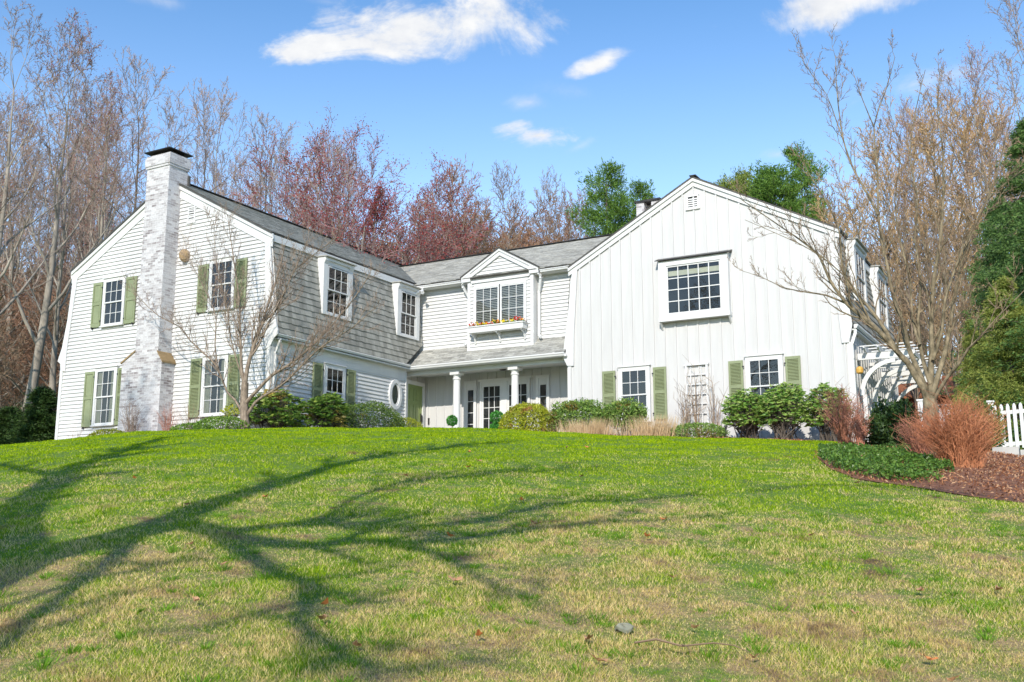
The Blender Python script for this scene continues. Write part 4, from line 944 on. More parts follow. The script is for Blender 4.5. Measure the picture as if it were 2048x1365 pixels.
def conifer(kind,seed,H,R0,mt,ml,nl,sz,dens):
    rg=random.Random(seed); a=G(); a.tube([(0,0,-.3),(.05,0,H*.4),(0,.05,H*.97)],[H*.016,H*.010,.02],7,cap=False)
    P0=[];P1=[];RR=[];LC=[];LD=[]
    z=H*(.06 if kind=='spruce' else .22)
    while z<H*.98:
        f=(z/H); R_=R0*((1-f)**(.75 if kind=='spruce' else .55))*(1 if kind=='spruce' else min(1,.55+f*1.4)); kk=rg.randint(4,6) if kind=='spruce' else rg.randint(3,5)
        for j in range(kk):
            az=rg.uniform(0,6.28); l=R_*(rg.uniform(.6,1.15) if kind=='spruce' else rg.uniform(.35,1.3))+.15; d=V3((math.cos(az),math.sin(az),-.12 if kind=='spruce' else .22)); p=V3((0,0,z)); n=6; q=p
            for i in range(n):
                dd=d+V3((0,0,(-.10+.06*i) if kind=='spruce' else .05*i)); nq=q+dd.normalized()*(l/n); P0.append(tuple(q));P1.append(tuple(nq));RR.append(max(.012,.045*(1-i/n)*(1-f)+.008)); q=nq
                side=dd.cross(V3((0,0,1))).normalized(); w=l*.42*(1-.6*abs(i/n-.45))
                if kind!='spruce' and i<2: continue
                for m_ in range(int(dens)):
                    s_=rg.uniform(-1,1)*w; jt=.06 if kind=='spruce' else .17; c=q+side*s_+dd.normalized()*abs(s_)*.6+V3((rg.gauss(0,jt),rg.gauss(0,jt),rg.gauss(0,jt)-(abs(s_)*.28 if kind=='spruce' else -abs(s_)*.15))); LC.append(tuple(c)); LD.append(tuple((side*(1 if s_>0 else -1)*.8+dd.normalized()+V3((0,0,-.25 if kind=='spruce' else .5)))))
        z+=H*(.026 if kind=='spruce' else .024)*rg.uniform(.5,1.5)
    a2=G(); a2.segs(P0,P1,RR,[r*.8 for r in RR],4)
    LC=np.array(LC);LD=np.array(LD); k=nl; C=np.repeat(LC,k,0)+nr.normal(size=(len(LC)*k,3))*sz*.55; g=G(); g.leaves(C,sz,.22 if kind!='spruce' else .28,np.repeat(LD,k,0),.75)
    r=empty('pine_tree' if kind=='pine' else 'spruce_tree',(0,0,0)); ta=a.build('trunk',M['bark_dark'],smooth=True); ta.parent=r; tb=a2.build('branches',M['bark_dark']); tb.parent=r; tc=g.build('crown',M[ml]); tc.parent=r
    return r
PT['pineA']=conifer('pine',1,15,3.0,'', 'pine',12,.17,6)
PT['pineB']=conifer('pine',5,13,3.8,'', 'pine2',12,.17,6)
PT['spruce']=conifer('spruce',3,16,4.2,'','spruce',9,.17,6)
PT['hemlock']=conifer('spruce',7,10,3.2,'','hemlock',7,.16,8)
PT['yewtree']=conifer('spruce',9,4.5,1.5,'','yew',5,.15,7)
HT={k_:max(max(v.co.z for v in c.data.vertices) for c in o.children)*.97 for k_,o in PT.items()}
used=set()
FWD=V3((-math.sin(R(29.3))*math.cos(R(10.43)),math.cos(R(29.3))*math.cos(R(10.43)),math.sin(R(10.43)))); RGT=V3((math.cos(R(29.3)),math.sin(R(29.3)),0))
def spot(bearing,D):
    """bearing in degrees to the right of the view axis, distance in metres"""
    a=R(29.3-bearing); return (-math.sin(a)*D,math.cos(a)*D)
def plant(kind,bearing,D,H,label,cat,group,sx=1.0,name=None,tilt=0):
    o=PT[kind]; base=HT[kind]
    if kind in used: o=copy_tree(o)
    used.add(kind); x,y=spot(bearing,D); s=H/base
    o.location=(x,y,g1(x,y)-.1); o.scale=(s*sx,s*sx,s); o.rotation_euler=(rng.uniform(-.03,.03)+tilt,rng.uniform(-.03,.03),rng.uniform(0,6.28))
    for k_ in ('label','category','group'):
        if k_ in o: del o[k_]
    if name: o.name=name
    return tag(o,label,cat,group)
def px(x): return math.degrees(math.atan((x-1024)/2059/.9835)) # bearing of a place seen x/2048 of the way across
TREES = [
('tallA', -27.55, 44, 18.6, 'tallest bare tree at the far left edge of the photo', 'tree', 'tall bare trees left of the house', 1.15, None),
('tallB', -25.56, 50, 20.9, 'tall bare tree with pinkish twigs left of the brick chimney', 'tree', 'tall bare trees left of the house', 1.25, None),
('tallC', -29.41, 46, 17.0, 'bare tree half outside the left edge of the photo', 'tree', 'tall bare trees left of the house', 1, None),
('tallA', -24.01, 52, 19.4, 'forked bare tree rising behind the left eave of the house', 'tree', 'tall bare trees left of the house', 0.9, None),
('tallB', -22.73, 58, 21.4, 'bare pinkish tree just left of the brick chimney', 'tree', 'tall bare trees left of the house', 1.1, None),
('tallC', -21.04, 62, 24.7, 'high thin bare tree directly behind the brick chimney', 'tree', 'tall bare trees left of the house', 0.9, None),
('tallA', -19.85, 66, 23.5, 'bare grey tree close behind the right side of the chimney', 'tree', 'tall bare trees left of the house', 1, None),
('tallB', -26.45, 62, 21.2, 'pinkish bare tree behind the tallest tree at the left edge', 'tree', 'tall bare trees left of the house', 1.1, None),
('tallC', -17.91, 56, 21.3, 'bare tree with pale forked limbs above the left wing roof, nearest the chimney', 'tree', 'bare trees behind the left wing roof', 0.8, None),
('tallA', -16.53, 60, 22.5, 'bare grey tree behind the left wing roof, second from the chimney', 'tree', 'bare trees behind the left wing roof', 0.8, None),
('tallC', -14.55, 54, 19.2, 'dark limbed bare tree behind the middle of the left wing roof', 'tree', 'bare trees behind the left wing roof', 1.0, None),
('tallB', -15.54, 68, 20.9, 'small pinkish bare tree low behind the left wing roof', 'tree', 'bare trees behind the left wing roof', 1, None),
('tallB', -12.56, 62, 21.2, 'pinkish bare tree left of the big red maple', 'tree', 'bare trees behind the left wing roof', 1.1, None),
('maple', -8.04, 47, 17.1, 'big spreading maple with red buds above the left wing roof', 'maple tree', None, 1.0, None),
('tallC', -12.2, 58, 17.7, 'slender bare tree behind the big red budded maple', 'tree', None, 1.0, None),
('rust', -4.2, 60, 18.7, 'rust brown tree at the right shoulder of the big red maple', 'tree', None, 0.8, None),
('rust', -6.46, 55, 14.5, 'rust brown tree under the red maple where the two roofs meet', 'tree', 'rust brown trees behind the middle roof', 1.3, None),
('rust', -4.46, 58, 15.5, 'rust brown tree just right of the red maple', 'tree', 'rust brown trees behind the middle roof', 1.3, None),
('rust', -2.72, 62, 16.3, 'rust brown bushy tree left of the pale limbed trees', 'tree', 'rust brown trees behind the middle roof', 1.4, None),
('lichen', -1.71, 60, 15.5, 'short pale limbed tree between the rust brown trees', 'tree', 'rust brown trees behind the middle roof', 1, None),
('lichen', -0.26, 66, 20.1, 'tall thin topped pale tree above the middle dormer', 'tree', 'pale trees above the middle dormer', 0.8, None),
('rust', 1.04, 60, 15.2, 'rust brown tree right of the middle dormer peak', 'tree', 'rust brown trees behind the middle roof', 1.2, None),
('lichen', 2.36, 66, 19.5, 'pale thin tree left of the pine behind the middle roof', 'tree', 'pale trees above the middle dormer', 0.7, None),
('rust', 2.93, 70, 18.6, 'rust brown tree beside the pine behind the middle roof', 'tree', 'rust brown trees behind the middle roof', 0.9, None),
('rust', -1.13, 72, 17.4, 'rust brown tree far behind the pale limbed tree', 'tree', 'rust brown trees behind the middle roof', 1.3, None),
('rust', -8.4, 66, 14.2, 'rust brown tree low behind the big maple trunk', 'tree', 'rust brown trees behind the middle roof', 1.3, None),
('pineA', 5.36, 62, 19.0, 'tall bright green pine behind the middle roof', 'pine tree', None, 1.0, None),
('pineA', 7.06, 64, 18.1, 'shorter green pine close to the small rear chimney', 'pine tree', None, 0.85, None),
('pineA', 6.09, 66, 17.0, 'low green pine between the two pines behind the middle roof', 'pine tree', None, 0.9, None),
('pineB', 12.79, 66, 19.2, 'olive green pine behind the left part of the right wing ridge', 'pine tree', None, 0.8, None),
('pineB', 11.65, 72, 19.5, 'olive pine just right of the gable peak', 'pine tree', None, 0.8, None),
('pineA', 15.28, 60, 17.8, 'green pine behind the right slope of the white gable', 'pine tree', None, 1.2, None),
('pineA', 16.68, 64, 19.9, 'taller green pine at the right slope of the white gable', 'pine tree', None, 0.8, None),
('pineB', 14.02, 62, 17.7, 'olive pine between two green pines behind the white gable', 'pine tree', None, 0.8, None),
('tanrust', 19.02, 52, 15.4, 'tan brown tree behind the right end of the house', 'tree', 'tan brown trees beyond the right wing', 1.0, None),
('tanrust', 21.12, 58, 19.8, 'tan brown tree behind the tall forked tree on the right', 'tree', 'tan brown trees beyond the right wing', 1.0, None),
('tanrust', 23.04, 54, 18.6, 'dense tan brown tree right of the tall forked tree', 'tree', 'tan brown trees beyond the right wing', 1.1, None),
('tanrust', 25.08, 60, 21.3, 'high tan brown tree left of the dark spruce', 'tree', 'tan brown trees beyond the right wing', 1.0, None),
('tallB', 26.61, 56, 22.4, 'tall pinkish bare tree near the right edge of the photo', 'tree', 'tan brown trees beyond the right wing', 1.0, None),
('tallA', 28.63, 48, 21.5, 'tall grey bare tree at the right edge leaning into the photo', 'tree', 'tan brown trees beyond the right wing', 1.0, None),
('tanrust', 17.6, 60, 15.7, 'low tan brown tree touching the right wing roof', 'tree', 'tan brown trees beyond the right wing', 1.0, None),
('tanrust', 27.58, 64, 20.6, 'tan brown tree behind the spruce at the right edge', 'tree', 'tan brown trees beyond the right wing', 1, None),
('lichen', 21.43, 44, 10.6, 'pale trunked tree low beyond the pergola', 'tree', 'tan brown trees beyond the right wing', 0.8, None),
('lichen', 23.61, 42, 9.5, 'pale trunked tree between the forked tree and the spruce', 'tree', 'tan brown trees beyond the right wing', 0.8, None),
('lichen', 19.9, 48, 9.9, 'short pale tree behind the right wing dormers', 'tree', 'tan brown trees beyond the right wing', 0.8, None),
('spruce', 27.78, 34, 10.2, 'dark green spruce at the right edge above the picket fence', 'spruce tree', None, 1.0, None),
('hemlock', 26.21, 30, 4.7, 'yellow green hemlock with drooping boughs behind the picket gate', 'hemlock tree', None, 1.0, None),
('hemlock', 24.66, 36, 4.5, 'smaller yellow green hemlock beside the red shed', 'hemlock tree', None, 0.7, None),
('spruce', 21.78, 62, 8.7, 'dark spruce far behind the pergola', 'spruce tree', None, 0.8, None),
('yewtree', -24.55, 47, 3.4, 'dark evergreen close to the left corner of the house', 'evergreen', None, 1.3, None),
('yewtree', -26.11, 50, 2.9, 'dark low evergreen at the left edge of the photo', 'evergreen', None, 1.5, None),
('hemlock', -26.97, 75, 11.6, 'distant green conifer among bare trunks at the left edge', 'conifer', None, 1.0, None),
('spruce', -24.62, 80, 12.7, 'distant dark conifer just left of the house corner', 'conifer', None, 0.8, None),
('rust', -28.45, 77.2, 10.8, 'thin brown sapling in the undergrowth left of the house', 'sapling', 'saplings in the undergrowth left of the house', 1.4, 'sapling'),
('brush', -26.25, 81.3, 13.0, 'thin brown sapling in the undergrowth left of the house', 'sapling', 'saplings in the undergrowth left of the house', 1.4, 'sapling'),
('brush', -29.86, 91.9, 11.4, 'thin brown sapling in the undergrowth left of the house', 'sapling', 'saplings in the undergrowth left of the house', 1.4, 'sapling'),
('rust', -28.43, 99.8, 10.0, 'thin brown sapling in the undergrowth left of the house', 'sapling', 'saplings in the undergrowth left of the house', 1.4, 'sapling'),
('brush', -24.53, 73.8, 9.3, 'thin brown sapling in the undergrowth left of the house', 'sapling', 'saplings in the undergrowth left of the house', 1.4, 'sapling'),
('brush', -28.8, 81.7, 7.7, 'thin brown sapling in the undergrowth left of the house', 'sapling', 'saplings in the undergrowth left of the house', 1.4, 'sapling'),
('rust', -26.55, 87.1, 9.0, 'thin brown sapling in the undergrowth left of the house', 'sapling', 'saplings in the undergrowth left of the house', 1.4, 'sapling'),
('brush', -29.43, 87.9, 9.3, 'thin brown sapling in the undergrowth left of the house', 'sapling', 'saplings in the undergrowth left of the house', 1.4, 'sapling'),
('brush', -27.88, 51.6, 6.4, 'thin brown sapling in the undergrowth left of the house', 'sapling', 'saplings in the undergrowth left of the house', 1.4, 'sapling'),
('rust', -26.8, 85.9, 7.7, 'thin brown sapling in the undergrowth left of the house', 'sapling', 'saplings in the undergrowth left of the house', 1.4, 'sapling'),
('brush', -25.42, 96.1, 10.9, 'thin brown sapling in the undergrowth left of the house', 'sapling', 'saplings in the undergrowth left of the house', 1.4, 'sapling'),
('brush', -24.67, 72.2, 7.6, 'thin brown sapling in the undergrowth left of the house', 'sapling', 'saplings in the undergrowth left of the house', 1.4, 'sapling'),
('rust', -24.42, 54.9, 10.0, 'thin brown sapling in the undergrowth left of the house', 'sapling', 'saplings in the undergrowth left of the house', 1.4, 'sapling'),
('brush', -28.55, 98.3, 10.2, 'thin brown sapling in the undergrowth left of the house', 'sapling', 'saplings in the undergrowth left of the house', 1.4, 'sapling'),
('brush', -25.95, 65.1, 9.6, 'thin brown sapling in the undergrowth left of the house', 'sapling', 'saplings in the undergrowth left of the house', 1.4, 'sapling'),
('rust', -27.45, 67.5, 9.3, 'thin brown sapling in the undergrowth left of the house', 'sapling', 'saplings in the undergrowth left of the house', 1.4, 'sapling'),
('brush', -26.16, 95.2, 8.7, 'thin brown sapling in the undergrowth left of the house', 'sapling', 'saplings in the undergrowth left of the house', 1.4, 'sapling'),
('brush', -23.81, 92.8, 6.7, 'thin brown sapling in the undergrowth left of the house', 'sapling', 'saplings in the undergrowth left of the house', 1.4, 'sapling'),
('rust', -25.54, 58.2, 7.3, 'thin brown sapling in the undergrowth left of the house', 'sapling', 'saplings in the undergrowth left of the house', 1.4, 'sapling'),
('brush', -23.71, 95.2, 9.7, 'thin brown sapling in the undergrowth left of the house', 'sapling', 'saplings in the undergrowth left of the house', 1.4, 'sapling'),
('brush', -25.27, 60.6, 7.6, 'thin brown sapling in the undergrowth left of the house', 'sapling', 'saplings in the undergrowth left of the house', 1.4, 'sapling'),
('rust', -26.44, 64.2, 11.7, 'thin brown sapling in the undergrowth left of the house', 'sapling', 'saplings in the undergrowth left of the house', 1.4, 'sapling'),
('brush', -24.6, 99.5, 13.4, 'thin brown sapling in the undergrowth left of the house', 'sapling', 'saplings in the undergrowth left of the house', 1.4, 'sapling'),
('brush', -24.93, 70.5, 11.9, 'thin brown sapling in the undergrowth left of the house', 'sapling', 'saplings in the undergrowth left of the house', 1.4, 'sapling'),
('rust', -27.92, 88.4, 7.5, 'thin brown sapling in the undergrowth left of the house', 'sapling', 'saplings in the undergrowth left of the house', 1.4, 'sapling'),
('brush', -29.76, 80.7, 12.7, 'thin brown sapling in the undergrowth left of the house', 'sapling', 'saplings in the undergrowth left of the house', 1.4, 'sapling'),
('brush', -25.22, 66.5, 7.8, 'thin brown sapling in the undergrowth left of the house', 'sapling', 'saplings in the undergrowth left of the house', 1.4, 'sapling'),
('rust', -23.46, 75.3, 7.2, 'thin brown sapling in the undergrowth left of the house', 'sapling', 'saplings in the undergrowth left of the house', 1.4, 'sapling'),
('brush', -27.92, 53.8, 7.8, 'thin brown sapling in the undergrowth left of the house', 'sapling', 'saplings in the undergrowth left of the house', 1.4, 'sapling'),
('brush', -29.7, 59.9, 9.4, 'thin brown sapling in the undergrowth left of the house', 'sapling', 'saplings in the undergrowth left of the house', 1.4, 'sapling'),
('rust', -26.21, 57.8, 10.9, 'thin brown sapling in the undergrowth left of the house', 'sapling', 'saplings in the undergrowth left of the house', 1.4, 'sapling'),
('brush', -24.22, 65.7, 7.3, 'thin brown sapling in the undergrowth left of the house', 'sapling', 'saplings in the undergrowth left of the house', 1.4, 'sapling'),
('brush', -24.19, 68.9, 10.1, 'thin brown sapling in the undergrowth left of the house', 'sapling', 'saplings in the undergrowth left of the house', 1.4, 'sapling'),
('rust', -26.6, 82.2, 9.6, 'thin brown sapling in the undergrowth left of the house', 'sapling', 'saplings in the undergrowth left of the house', 1.4, 'sapling'),
('brush', -26.23, 81.0, 7.5, 'thin brown sapling in the undergrowth left of the house', 'sapling', 'saplings in the undergrowth left of the house', 1.4, 'sapling'),
('brush', -26.64, 71.6, 8.8, 'thin brown sapling in the undergrowth left of the house', 'sapling', 'saplings in the undergrowth left of the house', 1.4, 'sapling'),
('rust', -28.23, 65.1, 7.2, 'thin brown sapling in the undergrowth left of the house', 'sapling', 'saplings in the undergrowth left of the house', 1.4, 'sapling'),
('brush', -26.8, 77.4, 13.1, 'thin brown sapling in the undergrowth left of the house', 'sapling', 'saplings in the undergrowth left of the house', 1.4, 'sapling'),
('brush', -27.47, 79.0, 13.0, 'thin brown sapling in the undergrowth left of the house', 'sapling', 'saplings in the undergrowth left of the house', 1.4, 'sapling'),
('rust', -26.17, 81.6, 13.0, 'thin brown sapling in the undergrowth left of the house', 'sapling', 'saplings in the undergrowth left of the house', 1.4, 'sapling'),
('brush', -25.88, 73.3, 9.1, 'thin brown sapling in the undergrowth left of the house', 'sapling', 'saplings in the undergrowth left of the house', 1.4, 'sapling'),
('brush', -27.6, 85.3, 8.5, 'thin brown sapling in the undergrowth left of the house', 'sapling', 'saplings in the undergrowth left of the house', 1.4, 'sapling'),
('rust', -29.65, 53.0, 7.3, 'thin brown sapling in the undergrowth left of the house', 'sapling', 'saplings in the undergrowth left of the house', 1.4, 'sapling'),
('brush', -23.75, 62.6, 9.6, 'thin brown sapling in the undergrowth left of the house', 'sapling', 'saplings in the undergrowth left of the house', 1.4, 'sapling'),
('brush', -26.21, 66.0, 10.4, 'thin brown sapling in the undergrowth left of the house', 'sapling', 'saplings in the undergrowth left of the house', 1.4, 'sapling'),
('rust', -27.9, 68.5, 9.3, 'thin brown sapling in the undergrowth left of the house', 'sapling', 'saplings in the undergrowth left of the house', 1.4, 'sapling'),
('rust', -11.58, 74.4, 13.4, 'rust brown brush low along the roofs behind the house', 'sapling', 'rust brown brush behind the house', 1.4, 'sapling'),
('rust', -17.31, 80.8, 13.5, 'rust brown brush low along the roofs behind the house', 'sapling', 'rust brown brush behind the house', 1.4, 'sapling'),
('rust', -11.37, 69.3, 12.9, 'rust brown brush low along the roofs behind the house', 'sapling', 'rust brown brush behind the house', 1.4, 'sapling'),
('rust', -12.93, 68.2, 13.7, 'rust brown brush low along the roofs behind the house', 'sapling', 'rust brown brush behind the house', 1.4, 'sapling'),
('rust', -2.87, 65.4, 15.4, 'rust brown brush low along the roofs behind the house', 'sapling', 'rust brown brush behind the house', 1.4, 'sapling'),
('rust', -10.89, 89.5, 15.5, 'rust brown brush low along the roofs behind the house', 'sapling', 'rust brown brush behind the house', 1.4, 'sapling'),
('rust', 0.67, 67.6, 16.5, 'rust brown brush low along the roofs behind the house', 'sapling', 'rust brown brush behind the house', 1.4, 'sapling'),
('rust', -3.94, 91.2, 17.8, 'rust brown brush low along the roofs behind the house', 'sapling', 'rust brown brush behind the house', 1.4, 'sapling'),
('rust', -13.21, 66.0, 13.1, 'rust brown brush low along the roofs behind the house', 'sapling', 'rust brown brush behind the house', 1.4, 'sapling'),
('rust', -13.9, 88.6, 13.8, 'rust brown brush low along the roofs behind the house', 'sapling', 'rust brown brush behind the house', 1.4, 'sapling'),
('rust', -14.06, 71.2, 12.9, 'rust brown brush low along the roofs behind the house', 'sapling', 'rust brown brush behind the house', 1.4, 'sapling'),
('rust', -4.13, 88.6, 18.0, 'rust brown brush low along the roofs behind the house', 'sapling', 'rust brown brush behind the house', 1.4, 'sapling'),
('rust', -15.19, 71.6, 12.9, 'rust brown brush low along the roofs behind the house', 'sapling', 'rust brown brush behind the house', 1.4, 'sapling'),
('rust', -12.24, 73.4, 14.4, 'rust brown brush low along the roofs behind the house', 'sapling', 'rust brown brush behind the house', 1.4, 'sapling'),
('rust', -9.02, 75.5, 14.8, 'rust brown brush low along the roofs behind the house', 'sapling', 'rust brown brush behind the house', 1.4, 'sapling'),
('rust', -14.62, 62.2, 11.5, 'rust brown brush low along the roofs behind the house', 'sapling', 'rust brown brush behind the house', 1.4, 'sapling'),
('rust', 1.22, 94.6, 19.2, 'rust brown brush low along the roofs behind the house', 'sapling', 'rust brown brush behind the house', 1.4, 'sapling'),
('rust', 2.81, 92.6, 19.8, 'rust brown brush low along the roofs behind the house', 'sapling', 'rust brown brush behind the house', 1.4, 'sapling'),
('rust', -1.8, 89.6, 17.0, 'rust brown brush low along the roofs behind the house', 'sapling', 'rust brown brush behind the house', 1.4, 'sapling'),
('rust', -6.87, 71.5, 16.2, 'rust brown brush low along the roofs behind the house', 'sapling', 'rust brown brush behind the house', 1.4, 'sapling'),
('rust', -13.15, 64.2, 12.7, 'rust brown brush low along the roofs behind the house', 'sapling', 'rust brown brush behind the house', 1.4, 'sapling'),
('rust', -11.93, 88.7, 16.8, 'rust brown brush low along the roofs behind the house', 'sapling', 'rust brown brush behind the house', 1.4, 'sapling'),
('rust', 1.75, 84.9, 16.6, 'rust brown brush low along the roofs behind the house', 'sapling', 'rust brown brush behind the house', 1.4, 'sapling'),
('rust', 1.6, 91.7, 18.4, 'rust brown brush low along the roofs behind the house', 'sapling', 'rust brown brush behind the house', 1.4, 'sapling'),
('rust', -17.66, 86.6, 15.6, 'rust brown brush low along the roofs behind the house', 'sapling', 'rust brown brush behind the house', 1.4, 'sapling'),
('rust', -11.61, 83.9, 14.9, 'rust brown brush low along the roofs behind the house', 'sapling', 'rust brown brush behind the house', 1.4, 'sapling'),
('rust', -9.17, 93.0, 17.1, 'rust brown brush low along the roofs behind the house', 'sapling', 'rust brown brush behind the house', 1.4, 'sapling'),
('rust', -10.69, 70.3, 12.9, 'rust brown brush low along the roofs behind the house', 'sapling', 'rust brown brush behind the house', 1.4, 'sapling'),
('rust', -7.79, 87.8, 17.8, 'rust brown brush low along the roofs behind the house', 'sapling', 'rust brown brush behind the house', 1.4, 'sapling'),
('rust', -13.77, 79.6, 13.5, 'rust brown brush low along the roofs behind the house', 'sapling', 'rust brown brush behind the house', 1.4, 'sapling'),
('brush', 21.36, 60.7, 13.5, 'thin brown tree in the thicket beyond the right wing', 'sapling', 'thicket beyond the right wing', 1.2, 'sapling'),
('tanrust', 25.45, 74.3, 14.9, 'thin brown tree in the thicket beyond the right wing', 'sapling', 'thicket beyond the right wing', 1.2, 'sapling'),
('tanrust', 24.34, 80.8, 15.4, 'thin brown tree in the thicket beyond the right wing', 'sapling', 'thicket beyond the right wing', 1.2, 'sapling'),
('brush', 27.24, 76.1, 14.2, 'thin brown tree in the thicket beyond the right wing', 'sapling', 'thicket beyond the right wing', 1.2, 'sapling'),
('brush', 18.15, 66.2, 13.9, 'thin brown tree in the thicket beyond the right wing', 'sapling', 'thicket beyond the right wing', 1.2, 'sapling'),
('tanrust', 28.17, 91.8, 15.5, 'thin brown tree in the thicket beyond the right wing', 'sapling', 'thicket beyond the right wing', 1.2, 'sapling'),
('tanrust', 23.0, 51.2, 8.4, 'thin brown tree in the thicket beyond the right wing', 'sapling', 'thicket beyond the right wing', 1.2, 'sapling'),
('tanrust', 25.59, 81.7, 13.5, 'thin brown tree in the thicket beyond the right wing', 'sapling', 'thicket beyond the right wing', 1.2, 'sapling'),
('brush', 18.74, 74.4, 18.9, 'thin brown tree in the thicket beyond the right wing', 'sapling', 'thicket beyond the right wing', 1.2, 'sapling'),
('brush', 18.24, 50.0, 7.8, 'thin brown tree in the thicket beyond the right wing', 'sapling', 'thicket beyond the right wing', 1.2, 'sapling'),
('tanrust', 27.56, 92.6, 13.3, 'thin brown tree in the thicket beyond the right wing', 'sapling', 'thicket beyond the right wing', 1.2, 'sapling'),
('tanrust', 23.94, 80.8, 18.1, 'thin brown tree in the thicket beyond the right wing', 'sapling', 'thicket beyond the right wing', 1.2, 'sapling'),
('tanrust', 21.25, 73.2, 10.9, 'thin brown tree in the thicket beyond the right wing', 'sapling', 'thicket beyond the right wing', 1.2, 'sapling'),
('tallC', -27.26, 76.3, 23.0, 'slim bare tree far back in the woods left of the chimney', 'tree', 'far bare trees left of the chimney', 0.9, None),
('tallA', -23.35, 96.4, 23.9, 'slim bare tree far back in the woods left of the chimney', 'tree', 'far bare trees left of the chimney', 0.9, None),
('tallC', -25.94, 83.9, 23.1, 'slim bare tree far back in the woods left of the chimney', 'tree', 'far bare trees left of the chimney', 0.9, None),
('tallA', -25.35, 72.9, 19.9, 'slim bare tree far back in the woods left of the chimney', 'tree', 'far bare trees left of the chimney', 0.9, None),
('tallC', -19.36, 84.4, 18.1, 'slim bare tree far back in the woods left of the chimney', 'tree', 'far bare trees left of the chimney', 0.9, None),
('tallA', -27.79, 94.2, 20.6, 'slim bare tree far back in the woods left of the chimney', 'tree', 'far bare trees left of the chimney', 0.9, None),
('tallC', -22.7, 88.1, 21.7, 'slim bare tree far back in the woods left of the chimney', 'tree', 'far bare trees left of the chimney', 0.9, None),
('tallA', -23.18, 101.4, 27.4, 'slim bare tree far back in the woods left of the chimney', 'tree', 'far bare trees left of the chimney', 0.9, None),
('tallC', -28.34, 96.2, 19.2, 'slim bare tree far back in the woods left of the chimney', 'tree', 'far bare trees left of the chimney', 0.9, None),
('tallA', -24.23, 85.5, 19.4, 'slim bare tree far back in the woods left of the chimney', 'tree', 'far bare trees left of the chimney', 0.9, None),
('tallC', -27.84, 79.4, 24.1, 'slim bare tree far back in the woods left of the chimney', 'tree', 'far bare trees left of the chimney', 0.9, None),
('tallA', -23.75, 81.0, 23.4, 'slim bare tree far back in the woods left of the chimney', 'tree', 'far bare trees left of the chimney', 0.9, None),
('tallC', -22.6, 103.4, 25.8, 'slim bare tree far back in the woods left of the chimney', 'tree', 'far bare trees left of the chimney', 0.9, None),
('tallA', -22.2, 84.5, 17.6, 'slim bare tree far back in the woods left of the chimney', 'tree', 'far bare trees left of the chimney', 0.9, None),
('tallC', -23.77, 79.4, 23.2, 'slim bare tree far back in the woods left of the chimney', 'tree', 'far bare trees left of the chimney', 0.9, None),
('tallA', -29.32, 86.8, 23.7, 'slim bare tree far back in the woods left of the chimney', 'tree', 'far bare trees left of the chimney', 0.9, None),
('tallC', -16.68, 82.6, 23.9, 'slim bare tree far back behind the left wing roof', 'tree', 'far bare trees behind the left wing', 0.9, None),
('tallB', -10.94, 75.0, 19.8, 'slim bare tree far back behind the left wing roof', 'tree', 'far bare trees behind the left wing', 0.9, None),
('tallC', -13.8, 91.0, 24.8, 'slim bare tree far back behind the left wing roof', 'tree', 'far bare trees behind the left wing', 0.9, None),
('tallB', -10.42, 98.8, 25.9, 'slim bare tree far back behind the left wing roof', 'tree', 'far bare trees behind the left wing', 0.9, None),
('tallC', -13.72, 95.2, 23.0, 'slim bare tree far back behind the left wing roof', 'tree', 'far bare trees behind the left wing', 0.9, None),
('tallB', -14.46, 95.7, 22.3, 'slim bare tree far back behind the left wing roof', 'tree', 'far bare trees behind the left wing', 0.9, None),
('tallC', -13.95, 78.0, 23.9, 'slim bare tree far back behind the left wing roof', 'tree', 'far bare trees behind the left wing', 0.9, None),
('tallB', -11.48, 93.6, 22.4, 'slim bare tree far back behind the left wing roof', 'tree', 'far bare trees behind the left wing', 0.9, None),
('tallC', -10.27, 78.5, 24.7, 'slim bare tree far back behind the left wing roof', 'tree', 'far bare trees behind the left wing', 0.9, None),
('tallB', -15.81, 76.6, 21.0, 'slim bare tree far back behind the left wing roof', 'tree', 'far bare trees behind the left wing', 0.9, None),
('tallC', -10.22, 101.5, 28.4, 'slim bare tree far back behind the left wing roof', 'tree', 'far bare trees behind the left wing', 0.9, None),
('tallB', -10.14, 81.0, 23.9, 'slim bare tree far back behind the left wing roof', 'tree', 'far bare trees behind the left wing', 0.9, None),
('tanrust', 26.55, 72.6, 24.4, 'slim brown tree far back beyond the right wing', 'tree', 'far brown trees beyond the right wing', 0.9, None),
('tallB', 27.45, 78.8, 24.0, 'slim brown tree far back beyond the right wing', 'tree', 'far brown trees beyond the right wing', 0.9, None),
('tanrust', 25.15, 90.3, 28.8, 'slim brown tree far back beyond the right wing', 'tree', 'far brown trees beyond the right wing', 0.9, None),
('tallB', 22.58, 83.1, 24.9, 'slim brown tree far back beyond the right wing', 'tree', 'far brown trees beyond the right wing', 0.9, None),
('tanrust', 21.2, 87.6, 22.8, 'slim brown tree far back beyond the right wing', 'tree', 'far brown trees beyond the right wing', 0.9, None),
('tallB', 23.25, 86.3, 27.7, 'slim brown tree far back beyond the right wing', 'tree', 'far brown trees beyond the right wing', 0.9, None),
('tanrust', 22.08, 90.0, 28.7, 'slim brown tree far back beyond the right wing', 'tree', 'far brown trees beyond the right wing', 0.9, None),
('tallB', 28.03, 97.3, 28.7, 'slim brown tree far back beyond the right wing', 'tree', 'far brown trees beyond the right wing', 0.9, None),
('tanrust', 28.3, 81.2, 21.8, 'slim brown tree far back beyond the right wing', 'tree', 'far brown trees beyond the right wing', 0.9, None),
('tallB', 26.63, 78.9, 22.4, 'slim brown tree far back beyond the right wing', 'tree', 'far brown trees beyond the right wing', 0.9, None),
